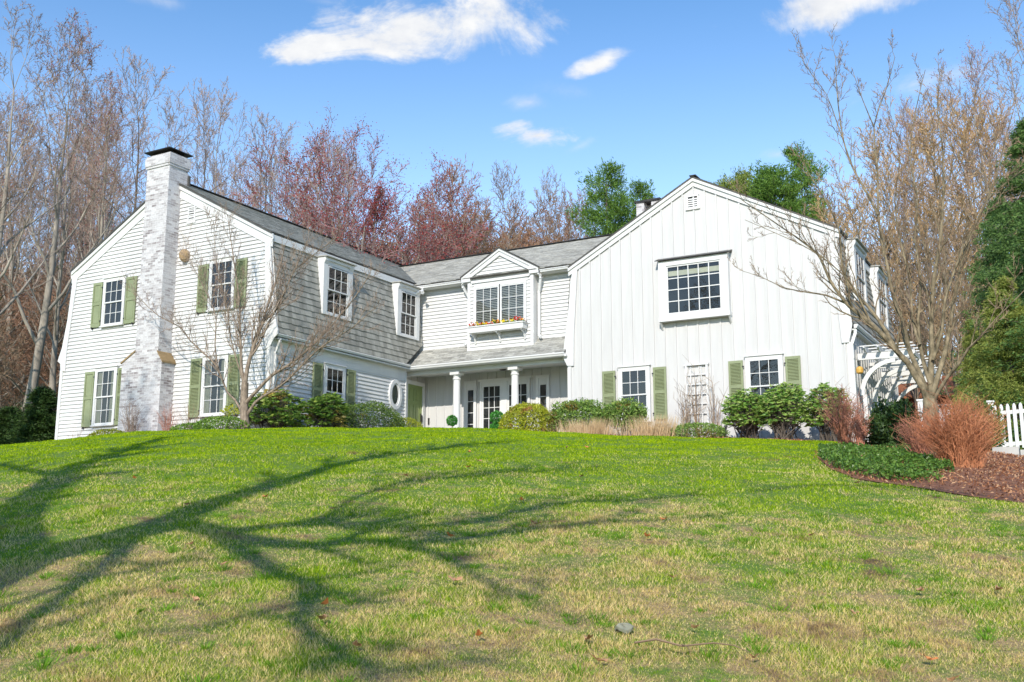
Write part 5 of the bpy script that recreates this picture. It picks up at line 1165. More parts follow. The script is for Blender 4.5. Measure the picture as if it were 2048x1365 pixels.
('spruce', 26.19, 40, 9.6, 'second dark spruce left of the tallest spruce at the right edge', 'spruce tree', None, 0.9, None),
('spruce', 28.53, 30, 7.8, 'dark spruce cut by the right edge behind the gate', 'spruce tree', None, 1.2, None),
('tallA', -24.77, 82.4, 19.7, 'slim bare tree far back in the woods left of the chimney', 'tree', 'far bare trees left of the chimney', 1.0, None),
('tallB', -24.8, 80.3, 22.5, 'slim bare tree far back in the woods left of the chimney', 'tree', 'far bare trees left of the chimney', 1.0, None),
('tallA', -27.37, 80.5, 21.7, 'slim bare tree far back in the woods left of the chimney', 'tree', 'far bare trees left of the chimney', 1.0, None),
('tallB', -21.76, 63.8, 21.6, 'slim bare tree far back in the woods left of the chimney', 'tree', 'far bare trees left of the chimney', 1.0, None),
('tallA', -28.18, 92.4, 22.5, 'slim bare tree far back in the woods left of the chimney', 'tree', 'far bare trees left of the chimney', 1.0, None),
('tallB', -28.47, 99.3, 20.3, 'slim bare tree far back in the woods left of the chimney', 'tree', 'far bare trees left of the chimney', 1.0, None),
('tallA', -23.19, 84.6, 27.6, 'slim bare tree far back in the woods left of the chimney', 'tree', 'far bare trees left of the chimney', 1.0, None),
('tallB', -29.18, 81.1, 26.5, 'slim bare tree far back in the woods left of the chimney', 'tree', 'far bare trees left of the chimney', 1.0, None),
('tallA', -27.62, 69.7, 24.5, 'slim bare tree far back in the woods left of the chimney', 'tree', 'far bare trees left of the chimney', 1.0, None),
('tallB', -24.7, 77.6, 19.8, 'slim bare tree far back in the woods left of the chimney', 'tree', 'far bare trees left of the chimney', 1.0, None),
('tallA', -24.33, 85.6, 24.2, 'slim bare tree far back in the woods left of the chimney', 'tree', 'far bare trees left of the chimney', 1.0, None),
('tallB', -23.05, 78.3, 25.2, 'slim bare tree far back in the woods left of the chimney', 'tree', 'far bare trees left of the chimney', 1.0, None),
('tallA', -19.49, 99.8, 23.5, 'slim bare tree far back in the woods left of the chimney', 'tree', 'far bare trees left of the chimney', 1.0, None),
('tallB', -22.63, 72.6, 24.4, 'slim bare tree far back in the woods left of the chimney', 'tree', 'far bare trees left of the chimney', 1.0, None),
]

LIMBS_LEFT = [
  [(-21.38,22.30,2.77,0.160),(-21.46,22.30,3.18,0.137),(-21.52,22.30,3.77,0.120),(-21.51,22.30,4.28,0.105)],
  [(-21.51,22.30,4.28,0.072),(-21.48,22.34,4.73,0.061),(-21.38,22.38,5.18,0.053),(-21.26,22.41,5.55,0.045),(-21.09,22.45,5.99,0.037),(-20.96,22.49,6.52,0.031),(-20.75,22.53,7.11,0.025),(-20.58,22.56,7.71,0.018),(-20.46,22.60,8.39,0.012)],
  [(-21.53,22.30,4.24,0.060),(-21.63,22.26,4.66,0.048),(-21.65,22.21,5.25,0.041),(-21.70,22.17,6.00,0.034),(-21.74,22.13,6.76,0.027),(-21.92,22.09,7.69,0.020),(-22.11,22.04,8.64,0.014),(-22.26,22.00,9.44,0.009)],
  [(-21.42,22.30,3.69,0.060),(-21.02,22.41,4.12,0.051),(-20.66,22.52,4.47,0.045),(-20.20,22.63,4.72,0.039),(-19.65,22.74,5.09,0.034),(-19.30,22.86,5.44,0.029),(-19.03,22.97,5.73,0.024),(-18.50,23.08,6.29,0.020),(-18.06,23.19,6.86,0.014),(-17.77,23.30,7.37,0.010)],
  [(-21.44,22.30,3.21,0.051),(-21.15,22.38,3.68,0.043),(-20.66,22.45,3.95,0.037),(-20.17,22.53,4.22,0.032),(-19.70,22.60,4.63,0.027),(-19.13,22.68,5.11,0.023),(-18.66,22.75,5.37,0.019),(-18.01,22.83,5.68,0.014),(-17.37,22.90,6.14,0.010)],
  [(-21.35,22.35,5.07,0.038),(-21.18,22.46,5.40,0.031),(-20.89,22.57,6.15,0.025),(-20.63,22.68,6.75,0.021),(-20.37,22.78,7.35,0.017),(-20.07,22.89,8.03,0.013),(-19.85,23.00,8.72,0.009)],
  [(-21.53,22.30,3.33,0.043),(-21.83,22.26,3.78,0.037),(-22.12,22.21,4.03,0.031),(-22.54,22.17,4.81,0.028),(-23.14,22.12,5.31,0.024),(-23.65,22.08,5.71,0.020),(-24.02,22.03,6.13,0.017),(-24.97,21.99,6.58,0.014),(-25.80,21.94,7.22,0.010),(-26.20,21.90,7.70,0.007)],
  [(-22.52,22.20,4.75,0.024),(-22.73,22.23,5.50,0.020),(-22.78,22.27,6.28,0.016),(-23.11,22.30,6.95,0.014),(-23.62,22.33,7.64,0.011),(-24.02,22.37,8.18,0.009),(-24.44,22.40,8.89,0.006)],
  [(-21.48,22.30,4.48,0.038),(-21.44,22.43,5.27,0.031),(-21.30,22.56,5.96,0.026),(-20.76,22.69,6.46,0.022),(-20.54,22.81,7.07,0.018),(-20.33,22.94,7.69,0.014),(-19.50,23.07,8.22,0.010),(-18.87,23.20,8.63,0.007)],
  [(-21.55,22.30,4.21,0.030),(-21.75,22.27,4.74,0.024),(-22.09,22.23,5.60,0.020),(-22.26,22.20,6.52,0.016),(-22.60,22.17,7.48,0.013),(-22.84,22.13,8.45,0.009),(-22.91,22.10,9.25,0.006)],
]
LIMBS_RIGHT = [
  [(-2.11,17.60,0.95,0.164),(-2.16,17.62,1.22,0.147),(-2.19,17.65,1.51,0.134),(-2.20,17.68,1.79,0.121),(-2.20,17.70,2.08,0.111)],
  [(-2.22,17.70,2.04,0.066),(-2.29,17.66,2.28,0.059),(-2.39,17.61,2.49,0.054),(-2.48,17.57,2.69,0.050),(-2.57,17.52,2.80,0.046),(-2.76,17.48,3.08,0.042),(-2.98,17.44,3.35,0.038),(-3.21,17.39,3.58,0.034),(-3.33,17.35,3.71,0.031),(-3.45,17.31,3.90,0.027),(-3.57,17.26,4.13,0.024),(-3.69,17.22,4.50,0.021),(-3.78,17.18,4.64,0.018),(-4.00,17.13,4.86,0.014),(-4.32,17.09,5.14,0.011),(-4.64,17.04,5.42,0.009),(-4.97,17.00,5.71,0.006)],
  [(-3.35,17.40,3.73,0.020),(-3.65,17.32,3.89,0.015),(-3.91,17.24,3.95,0.012),(-4.30,17.16,4.06,0.009),(-4.61,17.08,4.24,0.006),(-4.89,17.00,4.37,0.004)],
  [(-2.99,17.50,3.36,0.020),(-3.13,17.38,3.77,0.016),(-3.25,17.27,4.06,0.013),(-3.50,17.15,4.36,0.010),(-3.82,17.03,4.64,0.009),(-4.20,16.92,4.88,0.006),(-4.84,16.80,5.25,0.004)],
  [(-2.66,17.60,2.96,0.039),(-2.77,17.60,3.20,0.034),(-2.90,17.60,3.45,0.030),(-3.09,17.60,3.75,0.026),(-3.26,17.60,3.97,0.023),(-3.42,17.60,4.34,0.020),(-3.43,17.60,4.84,0.017),(-3.46,17.60,5.17,0.013),(-3.65,17.60,5.65,0.010),(-3.88,17.60,6.14,0.007),(-4.11,17.60,6.65,0.005)],
  [(-2.20,17.70,2.08,0.056),(-2.28,17.74,2.33,0.049),(-2.36,17.78,2.59,0.043),(-2.48,17.82,2.94,0.038),(-2.53,17.87,3.27,0.034),(-2.68,17.91,3.86,0.030),(-2.75,17.95,4.45,0.026),(-2.82,17.99,4.86,0.022),(-2.85,18.03,5.46,0.019),(-2.82,18.07,6.22,0.015),(-2.84,18.12,7.02,0.012),(-2.62,18.16,7.63,0.008),(-2.42,18.20,8.26,0.005)],
  [(-2.84,18.10,7.01,0.013),(-3.00,18.15,7.54,0.008),(-3.17,18.20,8.24,0.004)],
  [(-2.85,18.00,5.36,0.026),(-3.05,18.08,5.87,0.021),(-3.25,18.17,6.33,0.017),(-3.40,18.25,6.92,0.013),(-3.47,18.33,7.71,0.010),(-3.49,18.42,8.24,0.007),(-3.49,18.50,8.68,0.004)],
  [(-3.30,18.20,6.51,0.013),(-3.48,18.25,7.22,0.010),(-3.66,18.30,7.87,0.007),(-3.90,18.35,8.31,0.006),(-4.08,18.40,8.68,0.003)],
  [(-2.18,17.70,2.07,0.059),(-2.16,17.76,2.57,0.050),(-2.12,17.81,2.99,0.042),(-2.11,17.87,3.41,0.037),(-2.03,17.92,4.09,0.031),(-1.89,17.98,4.78,0.025),(-1.80,18.03,5.47,0.020),(-1.75,18.09,6.37,0.014),(-1.79,18.14,7.12,0.009),(-1.71,18.20,7.77,0.005)],
  [(-2.16,17.70,2.15,0.053),(-2.02,17.72,2.55,0.044),(-1.91,17.74,2.88,0.038),(-1.80,17.77,3.36,0.033),(-1.66,17.79,4.02,0.027),(-1.47,17.81,4.59,0.022),(-1.24,17.83,5.07,0.018),(-0.98,17.86,5.63,0.013),(-0.78,17.88,6.29,0.009),(-0.59,17.90,6.86,0.005)],
  [(-2.16,17.70,2.03,0.039),(-2.05,17.65,2.20,0.033),(-1.90,17.60,2.41,0.028),(-1.71,17.55,2.61,0.024),(-1.56,17.50,2.82,0.020),(-1.37,17.45,2.98,0.016),(-1.13,17.40,3.23,0.013),(-0.82,17.35,3.51,0.009),(-0.52,17.30,3.78,0.006)],
  [(-2.17,17.70,2.32,0.042),(-2.25,17.78,2.62,0.036),(-2.30,17.86,2.93,0.031),(-2.32,17.93,3.45,0.027),(-2.24,18.01,4.14,0.023),(-2.30,18.09,4.86,0.019),(-2.22,18.17,5.58,0.015),(-2.30,18.24,6.34,0.012),(-2.18,18.32,7.17,0.008),(-1.96,18.40,8.00,0.005)],
  [(-2.11,17.70,2.72,0.033),(-1.93,17.67,3.20,0.027),(-1.85,17.64,3.68,0.022),(-1.53,17.61,4.47,0.018),(-1.31,17.59,4.85,0.015),(-1.10,17.56,5.22,0.011),(-0.75,17.53,5.49,0.008),(-0.44,17.50,5.68,0.005)],
  [(-2.30,17.80,3.00,0.030),(-2.41,17.93,3.46,0.024),(-2.42,18.07,4.17,0.019),(-2.55,18.20,4.92,0.015),(-2.61,18.33,5.69,0.011),(-2.49,18.47,6.45,0.007),(-2.60,18.60,7.08,0.004)],
]
LIMBS_SHADOW = [
  [(-3.79,-4.12,5.12,0.300),(-3.79,-3.87,5.25,0.285),(-3.64,-3.66,5.38,0.270),(-3.67,-3.27,5.54,0.255),(-3.73,-3.03,5.67,0.240)],
  [(-3.73,-3.03,5.67,0.180),(-3.91,-2.88,6.19,0.161),(-4.07,-2.69,6.70,0.143),(-4.42,-1.97,7.31,0.124),(-4.68,-1.15,7.91,0.106),(-4.85,-0.22,8.51,0.087),(-4.78,0.62,9.06,0.069),(-4.52,1.38,9.58,0.050)],
  [(-3.64,-3.11,5.65,0.120),(-3.02,-3.39,5.75,0.110),(-2.87,-3.36,5.94,0.100),(-2.68,-3.29,6.13,0.090),(-2.28,-3.32,6.29,0.080),(-1.72,-3.44,6.41,0.070),(-1.38,-3.16,6.62,0.060),(-1.24,-2.22,6.91,0.050),(-0.78,-1.66,7.13,0.040),(-0.24,-1.08,7.35,0.030)],
  [(-3.29,-3.21,5.61,0.120),(-2.68,-3.46,5.66,0.109),(-2.14,-3.56,5.75,0.098),(-2.00,-3.47,5.90,0.086),(-1.59,-3.54,6.00,0.075),(-1.27,-3.41,6.14,0.064),(-1.05,-3.16,6.30,0.052),(-0.56,-2.48,6.48,0.041),(-0.06,-2.15,6.62,0.030)],
  [(-2.95,-3.42,5.62,0.090),(-2.31,-3.85,5.57,0.081),(-1.72,-4.27,5.53,0.073),(-1.25,-4.52,5.52,0.064),(-0.92,-5.15,5.47,0.056),(-0.58,-5.46,5.47,0.047),(-0.17,-5.74,5.45,0.039),(0.07,-5.96,5.48,0.030)],
  [(-3.52,-3.46,5.42,0.090),(-3.08,-4.09,5.37,0.080),(-2.75,-4.74,5.32,0.070),(-2.32,-5.44,5.26,0.060),(-2.04,-5.88,5.25,0.050)],
  [(-4.01,-3.97,5.16,0.280),(-4.93,-3.76,5.69,0.251),(-5.73,-3.50,6.23,0.223),(-6.97,-2.58,6.90,0.194),(-8.08,-1.74,7.54,0.166),(-8.93,-0.97,8.14,0.137),(-9.70,-0.26,8.71,0.109),(-10.80,0.86,9.33,0.080)],
  [(-6.83,-3.33,7.43,0.090),(-8.13,-3.01,7.78,0.075),(-9.37,-2.77,8.10,0.060)],
  [(-2.54,-3.25,6.18,0.050),(-2.97,-2.56,6.61,0.044),(-3.08,-1.85,7.02,0.038),(-2.80,-1.56,7.32,0.032),(-2.51,-1.18,7.63,0.026),(-2.27,0.08,8.02,0.020)],
  [(-1.47,-3.55,6.03,0.050),(-0.90,-3.96,5.98,0.040),(-0.32,-4.49,5.92,0.030),(0.04,-4.75,5.92,0.020)],
]
LIMBS_SHADOW2 = [
  [(0.97,-3.51,9.21,0.050),(2.06,-2.52,9.49,0.043),(2.91,-2.78,9.64,0.037),(3.68,-3.30,9.76,0.030)],
  [(-3.39,0.07,10.83,0.070),(-1.76,-0.74,10.84,0.057),(-0.45,-1.16,10.92,0.043),(1.04,-2.62,10.89,0.030)],
]
CLOUDS = [(-35.99, 27.6, 6.54, 1.95, 5, 1.1), (-41.48, 26.02, 3.06, 1.0, 12, 1.1), (-31.22, 27.75, 3.9, 1.67, 0, 0.8), (-10.27, 27.31, 5.29, 1.06, 4, 0.9), (-24.31, 25.37, 1.84, 0.5, 22, 0.8), (-27.8, 21.7, 2.0, 0.83, 0, 1.2), (-28.24, 23.48, 1.25, 0.5, 0, 0.35), (-25.57, 23.97, 2.5, 0.61, -8, 0.22), (-6.14, 22.77, 3.9, 0.89, 3, 0.45), (-25.32, 21.1, 1.39, 0.28, 25, 0.25), (-14.12, 20.07, 1.39, 0.39, 0, 0.4), (-49.61, 27.2, 2.23, 0.45, 0, 0.3), (-48.74, 22.28, 2.23, 0.45, 0, 0.2), (-40.13, 28.21, 2.23, 0.39, 0, 0.3)]
for (kind,b,D,H,lab,cat,grp,sx,nm) in TREES: plant(kind,b,D,max(H,3),lab,cat,grp,sx,nm)
# ------------------------------------------------------------------ the two near trees and the trees behind the viewer
CD=dict(seg=[0,0,4,3,2,2],wig=[0,0,.16,.2,.22,.2],trop=[0,0,.20,.15,.10,.06],tip=[.2,.3,.35,.35,.5,.6],n=[0,14,6,5,3],t0=[.2,.22,.2,.15,.1],ang=[.6,.55,.6,.65,.7],len=[.4,.36,.44,.42,.5],tl=[.5,.45,.35,.3,.3],rr=[.5,.5,.6,.7,.8],rmin=.0055,max=4,tube=2,pw=1.0)
def near_tree(name,limbs,seed,C,mt,mc,label,cat,loc,n_by=None,tw=3):
    t=Tree(seed)
    for i,l in enumerate(limbs):
        pts=[V3(q[:3]) for q in l]; rad=[q[3] for q in l]
        # smooth the limb
        P=[];Rr=[]
        for k_ in range(len(pts)-1):
            p0=pts[max(k_-1,0)];p1=pts[k_];p2=pts[k_+1];p3=pts[min(k_+2,len(pts)-1)]
            for s_ in (0,.5):
                a=s_; P.append(.5*((2*p1)+(p2-p0)*a+(2*p0-5*p1+4*p2-p3)*a*a+(3*p1-p0-3*p2+p3)*a**3)); Rr.append(rad[k_]+(rad[k_+1]-rad[k_])*a)
        P.append(pts[-1]);Rr.append(rad[-1]); t.thick.append((P,Rr))
        L=sum((P[j+1]-P[j]).length for j in range(len(P)-1))
        if i>0 or n_by: 
            c=dict(C); c['n']=list(C['n']); c['n'][1]=max(3,int(C['n'][1]*L/2.5)); c['len']=list(C['len']); c['len'][1]=C['len'][1]*min(1.2,2.6/L)
            if i>0: t.kids(P,Rr,1,L,c,.22)
            t.tips.append(tuple(P[-1]))
    a,b=t.meshes(tw); r=empty(name,loc,label,cat)
    part(r,'trunk',a,M[mt],smooth=True); part(r,'crown',b,M[mc]); return r
near_tree('small_tree',LIMBS_LEFT,21,dict(CD,n=[0,16,6,5,3],len=[.4,.42,.44,.42,.5],rmin=.0045),'bark_pale','twig_pale','small bare multi limbed tree spreading in front of the left wing corner','tree',(-21.6,22.3,2.75))
near_tree('forked_tree',LIMBS_RIGHT,22,dict(CD,n=[0,9,5,5,3],len=[.4,.34,.42,.42,.5],rmin=.0045),'bark_moss','twig_tan','tall bare forked tree with mossy bark in the mulch bed','tree',(-2.2,17.7,1.1))
# big tree behind the viewer whose limbs throw the shadows on the lawn
F0=LIMBS_SHADOW[0][0]; bx,by=F0[0]+.8,F0[1]-1.6
trunk=[(bx,by,g1(bx,by)-.3,.55),(bx+.05,by+.1,g1(bx,by)+1.5,.42),(bx-.15,by+.6,F0[2]-2.2,.38),(F0[0],F0[1],F0[2],.34)]
CS=dict(CD,rmin=.012,n=[0,13,8,6,3],len=[.4,.44,.46,.45,.5],rr=[.5,.55,.6,.7,.8],max=3)
near_tree('oak_tree',[trunk]+LIMBS_SHADOW,31,CS,'bark_grey','twig_grey','big bare oak behind the viewer that shades the lawn','tree',(bx,by,g1(bx,by)))
a=LIMBS_SHADOW2[1][0]; b0=LIMBS_SHADOW2[0][-1]
tx,ty=10.0,-6.5
tr2=[(tx,ty,g1(tx,ty)-.3,.26),(tx,ty+.3,4,.2),(tx-.9,ty+1.0,6.8,.13),(b0[0]*.5+tx*.5,b0[1]*.5+ty*.5+.6,b0[2]-.6,.09),(b0[0],b0[1],b0[2],.06)]
near_tree('oak_tree',[tr2,[b0]+LIMBS_SHADOW2[0][::-1][1:]],33,dict(CS,n=[0,2,3,3,2]),'bark_grey','twig_grey','thin bare oak behind the viewer on the right','tree',(tx,ty,-1.6))
def backtree(kind,x,y,H,lab):
    o=PT[kind]; o=copy_tree(o)
    base=HT[kind]
    o.location=(x,y,g1(x,y)-.1); s=H/base; o.scale=(s,s,s); o.rotation_euler=(0,0,rng.uniform(0,6.28))
    for k_ in ('label','category','group'):
        if k_ in o: del o[k_]
    tag(o,lab,'tree','unseen trees added behind the viewer')
for kind,x,y,H in (('tallC',-19.5,-4,24),('tallA',8,-24,17),('tallB',-3,-34,20),('tallA',18,-18,18),('tallC',26,-8,19),('tallA',-14,-32,21),('tallB',34,6,18),('tallC',12,-38,19),('tallA',40,-20,20),('tallC',-28,-20,22),('tallB',-34,-8,20),('tallA',-8,-22,18),('tallC',4,-30,18),('tallB',-22,-30,22),('tallA',-44,-14,22),('tallB',28,-26,20),('tallC',-12,-44,24),('tallA',16,-50,22)):  # unseen trees added so the panes reflect dark; the first shades the gable
    backtree(kind,x,y,H,'unseen bare tree behind the viewer, added for window reflections and shade')
for x,y,H in ((20,-34,15),(-4,-46,16),(36,-4,13),(-30,-30,17),(-24,-44,18),(-50,-24,17),(-38,-48,18),(8,-56,18),(-16,-56,19)):  # unseen pines, also added to darken what the panes reflect
    backtree('pineB',x,y,H,'unseen green pine added behind the viewer to darken window reflections')
# ------------------------------------------------------------------ shrubs
def cloud(n,c,rx,ry,rz,rg,shell=.55,zmin=None,pw=2.0,lump=.18):
    """points through an ellipsoid, denser towards its surface, with lumps"""
    d=rg.normal(size=(n,3)); d/=np.linalg.norm(d,axis=1,keepdims=True)
    r=(shell+(1-shell)*rg.random(n)**(1/pw))*(1+lump*np.sin(d[:,0]*5+c[0])*np.sin(d[:,1]*6+d[:,2]*4)+rg.normal(size=n)*.035)
    P=np.array(c)+d*r[:,None]*np.array([rx,ry,rz])
    if zmin is not None: P=P[P[:,2]>zmin]
    return P,d
def stems(g,c,n,rx,rz,r0,seed,split=3,spread=.6,ry=None,z0=None):
    rg=random.Random(seed); ry=ry or rx
    for i in range(n):
        x=c[0]+rg.gauss(0,.08*rx+.02);y=c[1]+rg.gauss(0,.08*ry+.02);z=c[2]-.05
        tx=c[0]+rg.uniform(-1,1)*rx;ty=c[1]+rg.uniform(-1,1)*ry;tz=c[2]+rz*rg.uniform(.6,1.0)
        p0=V3((x,y,z));p3=V3((tx,ty,tz)); m1=p0.lerp(p3,.35)+V3((rg.gauss(0,.05),rg.gauss(0,.05),rz*.08));m2=p0.lerp(p3,.7)+V3((rg.gauss(0,.05),rg.gauss(0,.05),rz*.06))
        P=[p0,m1,m2,p3]; R_=[r0,r0*.75,r0*.5,r0*.25]
        g.segs([tuple(q) for q in P[:-1]],[tuple(q) for q in P[1:]],R_[:-1],R_[1:],4)
        for k_ in range(split):
            t=rg.uniform(.3,.95); f=t*3;i_=min(int(f),2);q=P[i_].lerp(P[i_+1],f-i_); e=q+V3((rg.gauss(0,spread*rx*.4),rg.gauss(0,spread*ry*.4),rz*rg.uniform(.12,.35))); h=q.lerp(e,.5)+V3((rg.gauss(0,.02),rg.gauss(0,.02),-.01))
            g.segs([tuple(q),tuple(h)],[tuple(h),tuple(e)],[r0*.4,r0*.3],[r0*.3,r0*.15],3)
def shrub(name,x0,x1,Y,ztop,label,cat,m,leaf,n,ry=None,group=None,shell=.6,zb=None,stem='bark_dark',aspect=.5,lump=.15,nst=7,droop=0,zm=None):
    cx=(x0+x1)/2; rx=(x1-x0)/2; ry=ry or rx*.8; g0=g1(cx,Y); zb=g0 if zb is None else zb; rz=(ztop-zb)/2*1.0; cz=zb+rz
    r=empty(name,(cx,Y,g0),label,cat,group)
    g=G(); P,d=cloud(n,(cx,Y,cz),rx,ry,rz,nr,shell,g0,2.0,lump); g.leaves(P,leaf,aspect,P-np.array([cx,Y,cz]) if aspect<.45 else None,1.0*rx,droop); part(r,'foliage',g,M[m])
    g=G(); stems(g,(cx,Y,g0),nst,rx*.7,(ztop-g0)*.8,.018,int(cx*100)&1023,3,.6,ry*.7); part(r,'stems',g,M[stem]); return r
def dome(name,x0,x1,Y,ztop,label,cat,m,leaf,n,ry=None):
    """clipped dome: half ellipsoid standing on the ground"""
    cx=(x0+x1)/2; rx=(x1-x0)/2; ry=ry or rx*.9; g0=g1(cx,Y); rz=(ztop-g0)*.62; cz=ztop-rz
    r=empty(name,(cx,Y,g0),label,cat)
    g=G(); P,d=cloud(n,(cx,Y,cz),rx,ry,rz,nr,.80,g0,3.0,.05); g.leaves(P,leaf,.6); part(r,'foliage',g,M[m])
    g=G(); stems(g,(cx,Y,g0),8,rx*.5,(ztop-g0)*.7,.02,3); part(r,'stems',g,M['bark_dark']); return r
dome('box_shrub',-24.2,-22.8,22.3,3.18,'low green mound left of the bigger mound at the small tree','shrub','box',.055,2600)
dome('box_shrub',-22.85,-21.2,22.0,3.27,'larger green mound at the foot of the small bare tree','shrub','box',.055,4200)
dome('low_shrub',-28.8,-27.2,22.9,3.26,'low yellow green mound under the left gable windows','shrub','goldg',.06,2200,.5)
def twiggy(name,x0,x1,Y,ztop,label,m,n,r0=.007,cat='shrub',split=4,base=.25,lean=0,tall=1):
    cx=(x0+x1)/2; rx=(x1-x0)/2; g0=g1(cx,Y); r=random.Random(int(abs(cx)*977)); g=G(); P0=[];P1=[];A=[];B=[]
    for i in range(n):
        a=r.uniform(0,6.28); bx_=cx+math.cos(a)*rx*base*r.random(); by_=Y+math.sin(a)*rx*base*r.random(); u=math.sqrt(r.random()); h=(ztop-g0)*(1.12-.38*u*u)*(.48+.6*r.random()**.6)*tall
        p=V3((bx_,by_,g0-.03)); e=V3((cx+math.cos(a)*rx*u+lean*h,Y+math.sin(a)*rx*u*.8,g0+h)); k_=5; q=p
        for j in range(1,k_+1):
            t=j/k_; nq=p.lerp(e,t)+V3((math.cos(a)*rx*.14*math.sin(t*3.1)*-1,0,h*.10*math.sin(t*3.1)))+V3((r.gauss(0,.022),r.gauss(0,.022),0)); P0.append(tuple(q));P1.append(tuple(nq));A.append(r0*(1.1-.8*(j-1)/k_));B.append(r0*(1.1-.8*t)); 
            if j>=2 and r.random()<split/5:
                s=q+(nq-q)*r.random(); e2=s+V3((r.gauss(0,.15),r.gauss(0,.13),r.uniform(.06,.26)))*(h/1.1); P0.append(tuple(s));P1.append(tuple(e2));A.append(r0*.5);B.append(r0*.25)
            q=nq
    o=empty(name,(cx,Y,g0),label,cat); g.segs(P0,P1,A,B,3); part(o,'stems',g,M[m]); return o
twiggy('bare_shrub',-27.0,-25.9,22.5,4.0,'pale bare twiggy shrub in front of the brick chimney','twig_pale',60)
twiggy('bare_shrub',-25.5,-24.5,22.7,3.85,'reddish bare shrub at the right foot of the chimney','stem_red',55,.005)
twiggy('bare_shrub',-24.8,-23.8,22.9,3.86,'thin bare shrub under the right gable window','twig_tan',40,.005)
twiggy('bare_shrub',-30.2,-29.4,23.1,3.5,'tiny pale bare shrub at the far left of the gable wall','twig_pale',20,.004)
shrub('azalea',-23.1,-22.3,23.0,3.80,'small yellow leaved azalea behind the small bare tree','shrub','gold',.10,130,.3,None,.3,3.35)
def rhodo(x0,x1,Y,ztop,label,m,n,seed,ry=.9,low=.25,nst=10,leaf=.17):
    """open rhododendron: leaf whorls at branch ends"""
    cx=(x0+x1)/2; rx=(x1-x0)/2; g0=g1(cx,Y); r=random.Random(seed); o=empty('rhododendron',(cx,Y,g0),label,'shrub')
    gs=G(); gl=G(); H=ztop-g0; C=[];D_=[]
    for i in range(n):
        a=r.uniform(0,6.28); u=r.random()**.5; e=V3((cx+math.cos(a)*rx*u,Y+math.sin(a)*ry*u,g0+H*(low+(1-low)*(1-.35*u*u)*r.uniform(.15,1)**.7)))
        if i%6==0: 
            p=V3((cx+r.gauss(0,rx*.22),Y+r.gauss(0,.12),g0-.03)); m1=p.lerp(e,.45)+V3((r.gauss(0,.06),r.gauss(0,.05),.08)); gs.segs([tuple(p),tuple(m1)],[tuple(m1),tuple(e)],[.018,.012],[.012,.006],4); last=m1
        else:
            st=last if i else e; gs.segs([tuple(st)],[tuple(e)],[.009],[.005],3)
        k_=r.randint(7,11)
        for j in range(k_):
            b=6.28*j/k_+r.uniform(-.3,.3); dz=r.uniform(-.35,.35); d=V3((math.cos(b),math.sin(b),dz)).normalized(); c=e+d*leaf*.5+V3((0,0,r.uniform(-.05,.02))); C.append(tuple(c));D_.append(tuple(d))
    gl.leaves(C,leaf,.34,D_,.12); part(o,'foliage',gl,M[m]); part(o,'stems',gs,M['bark_dark']); return o
rhodo(-22.9,-20.9,24.0,4.30,'yellowing rhododendron in front of the left wing side window','rhodo_y',330,5,.9,.05)
rhodo(-21.4,-20.3,25.2,4.35,'green rhododendron right of the yellowing one below the shutter','rhodo_y',230,6,.8,.05)
shrub('dark_hedge',-22.0,-19.9,27.6,4.22,'dark clipped hedge below the round window','hedge','hedge',.07,11000,1.7,None,.75,2.4,lump=.06)
dome('low_shrub',-21.3,-20.1,29.4,3.86,'low chartreuse mound right of the dark hedge by the green door','shrub','goldg',.05,4500,.9)
def topiary(x,Y,z,r,label,skirt=False):
    g0=g1(x,Y); o=empty('topiary',(x,Y,g0),label,'topiary')
    g=G(); P,d=cloud(900,(x,Y,z),r,r,r*.95,nr,.7,None,3,.08); g.leaves(P,.055,.7)
    if skirt: P,d=cloud(700,(x-.02,Y,3.45),r*.95,r,r*.6,nr,.5,None,3,.08); g.leaves(P,.055,.7)
    part(o,'foliage',g,M['topiary']); g=G(); g.tube([(x,Y,3.0),(x+.01,Y,z)],.016,6); part(o,'stem',g,M['bark_dark'])
    g=G(); g.lathe((x,Y,g0),[(.12,0),(.17,.25),(.18,.27),(.18,.3)],16); part(o,'pot',g,M['concrete'])
topiary(-19.6,30.6,3.82,.20,'small round lollipop topiary before the left porch column')
topiary(-17.55,30.2,3.78,.235,'two tiered round topiary in front of the french doors',True)
dome('golden_boxwood',-16.75,-14.95,29.3,4.05,'round clipped golden green boxwood dome before the right porch column','shrub','gold',.06,13000,.85)
shrub('evergreen_shrub',-15.2,-13.1,29.6,4.10,'broad evergreen shrub right of the golden dome','shrub','evergreen',.085,7500,.75,None,.55,3.05,lump=.2,aspect=.48)
shrub('evergreen_shrub',-13.35,-11.95,29.8,4.06,'smaller evergreen shrub under the left shuttered window','shrub','evergreen',.085,3600,.6,None,.5,3.1,lump=.22,aspect=.48)
twiggy('bare_shrub',-15.5,-14.7,29.5,4.15,'thin bare sapling between the golden dome and the evergreen','twig_pale',10,.006)
def tuft(x0,x1,Y,ztop,label,n):
    cx=(x0+x1)/2; rx=(x1-x0)/2; g0=g1(cx,Y); o=empty('ornamental_grass',(cx,Y,g0),label,'dead grass'); g=G(); V=[]
    for i in range(n):
        x=cx+rng.gauss(0,rx*.42); y=Y+rng.gauss(0,.22); h=(ztop-g0)*rng.uniform(.55,1.1); a=rng.uniform(0,6.28); ln=abs(rng.gauss(0,.45)); w=.008
        px_=x+math.copysign(1,x-cx)*ln*h*.6; V+= [(x-w*math.cos(a),y-w*math.sin(a),g0-.02),(x+w*math.cos(a),y+w*math.sin(a),g0-.02),(px_,y+rng.gauss(0,.12),g0+h)]
    g.add(V,None,np.arange(3*n).reshape(-1,3)); part(o,'blades',g,M['tan_grass'])
tuft(-14.2,-12.3,28.3,3.36,'long low clump of dead tan grass before the broad evergreen',1500)
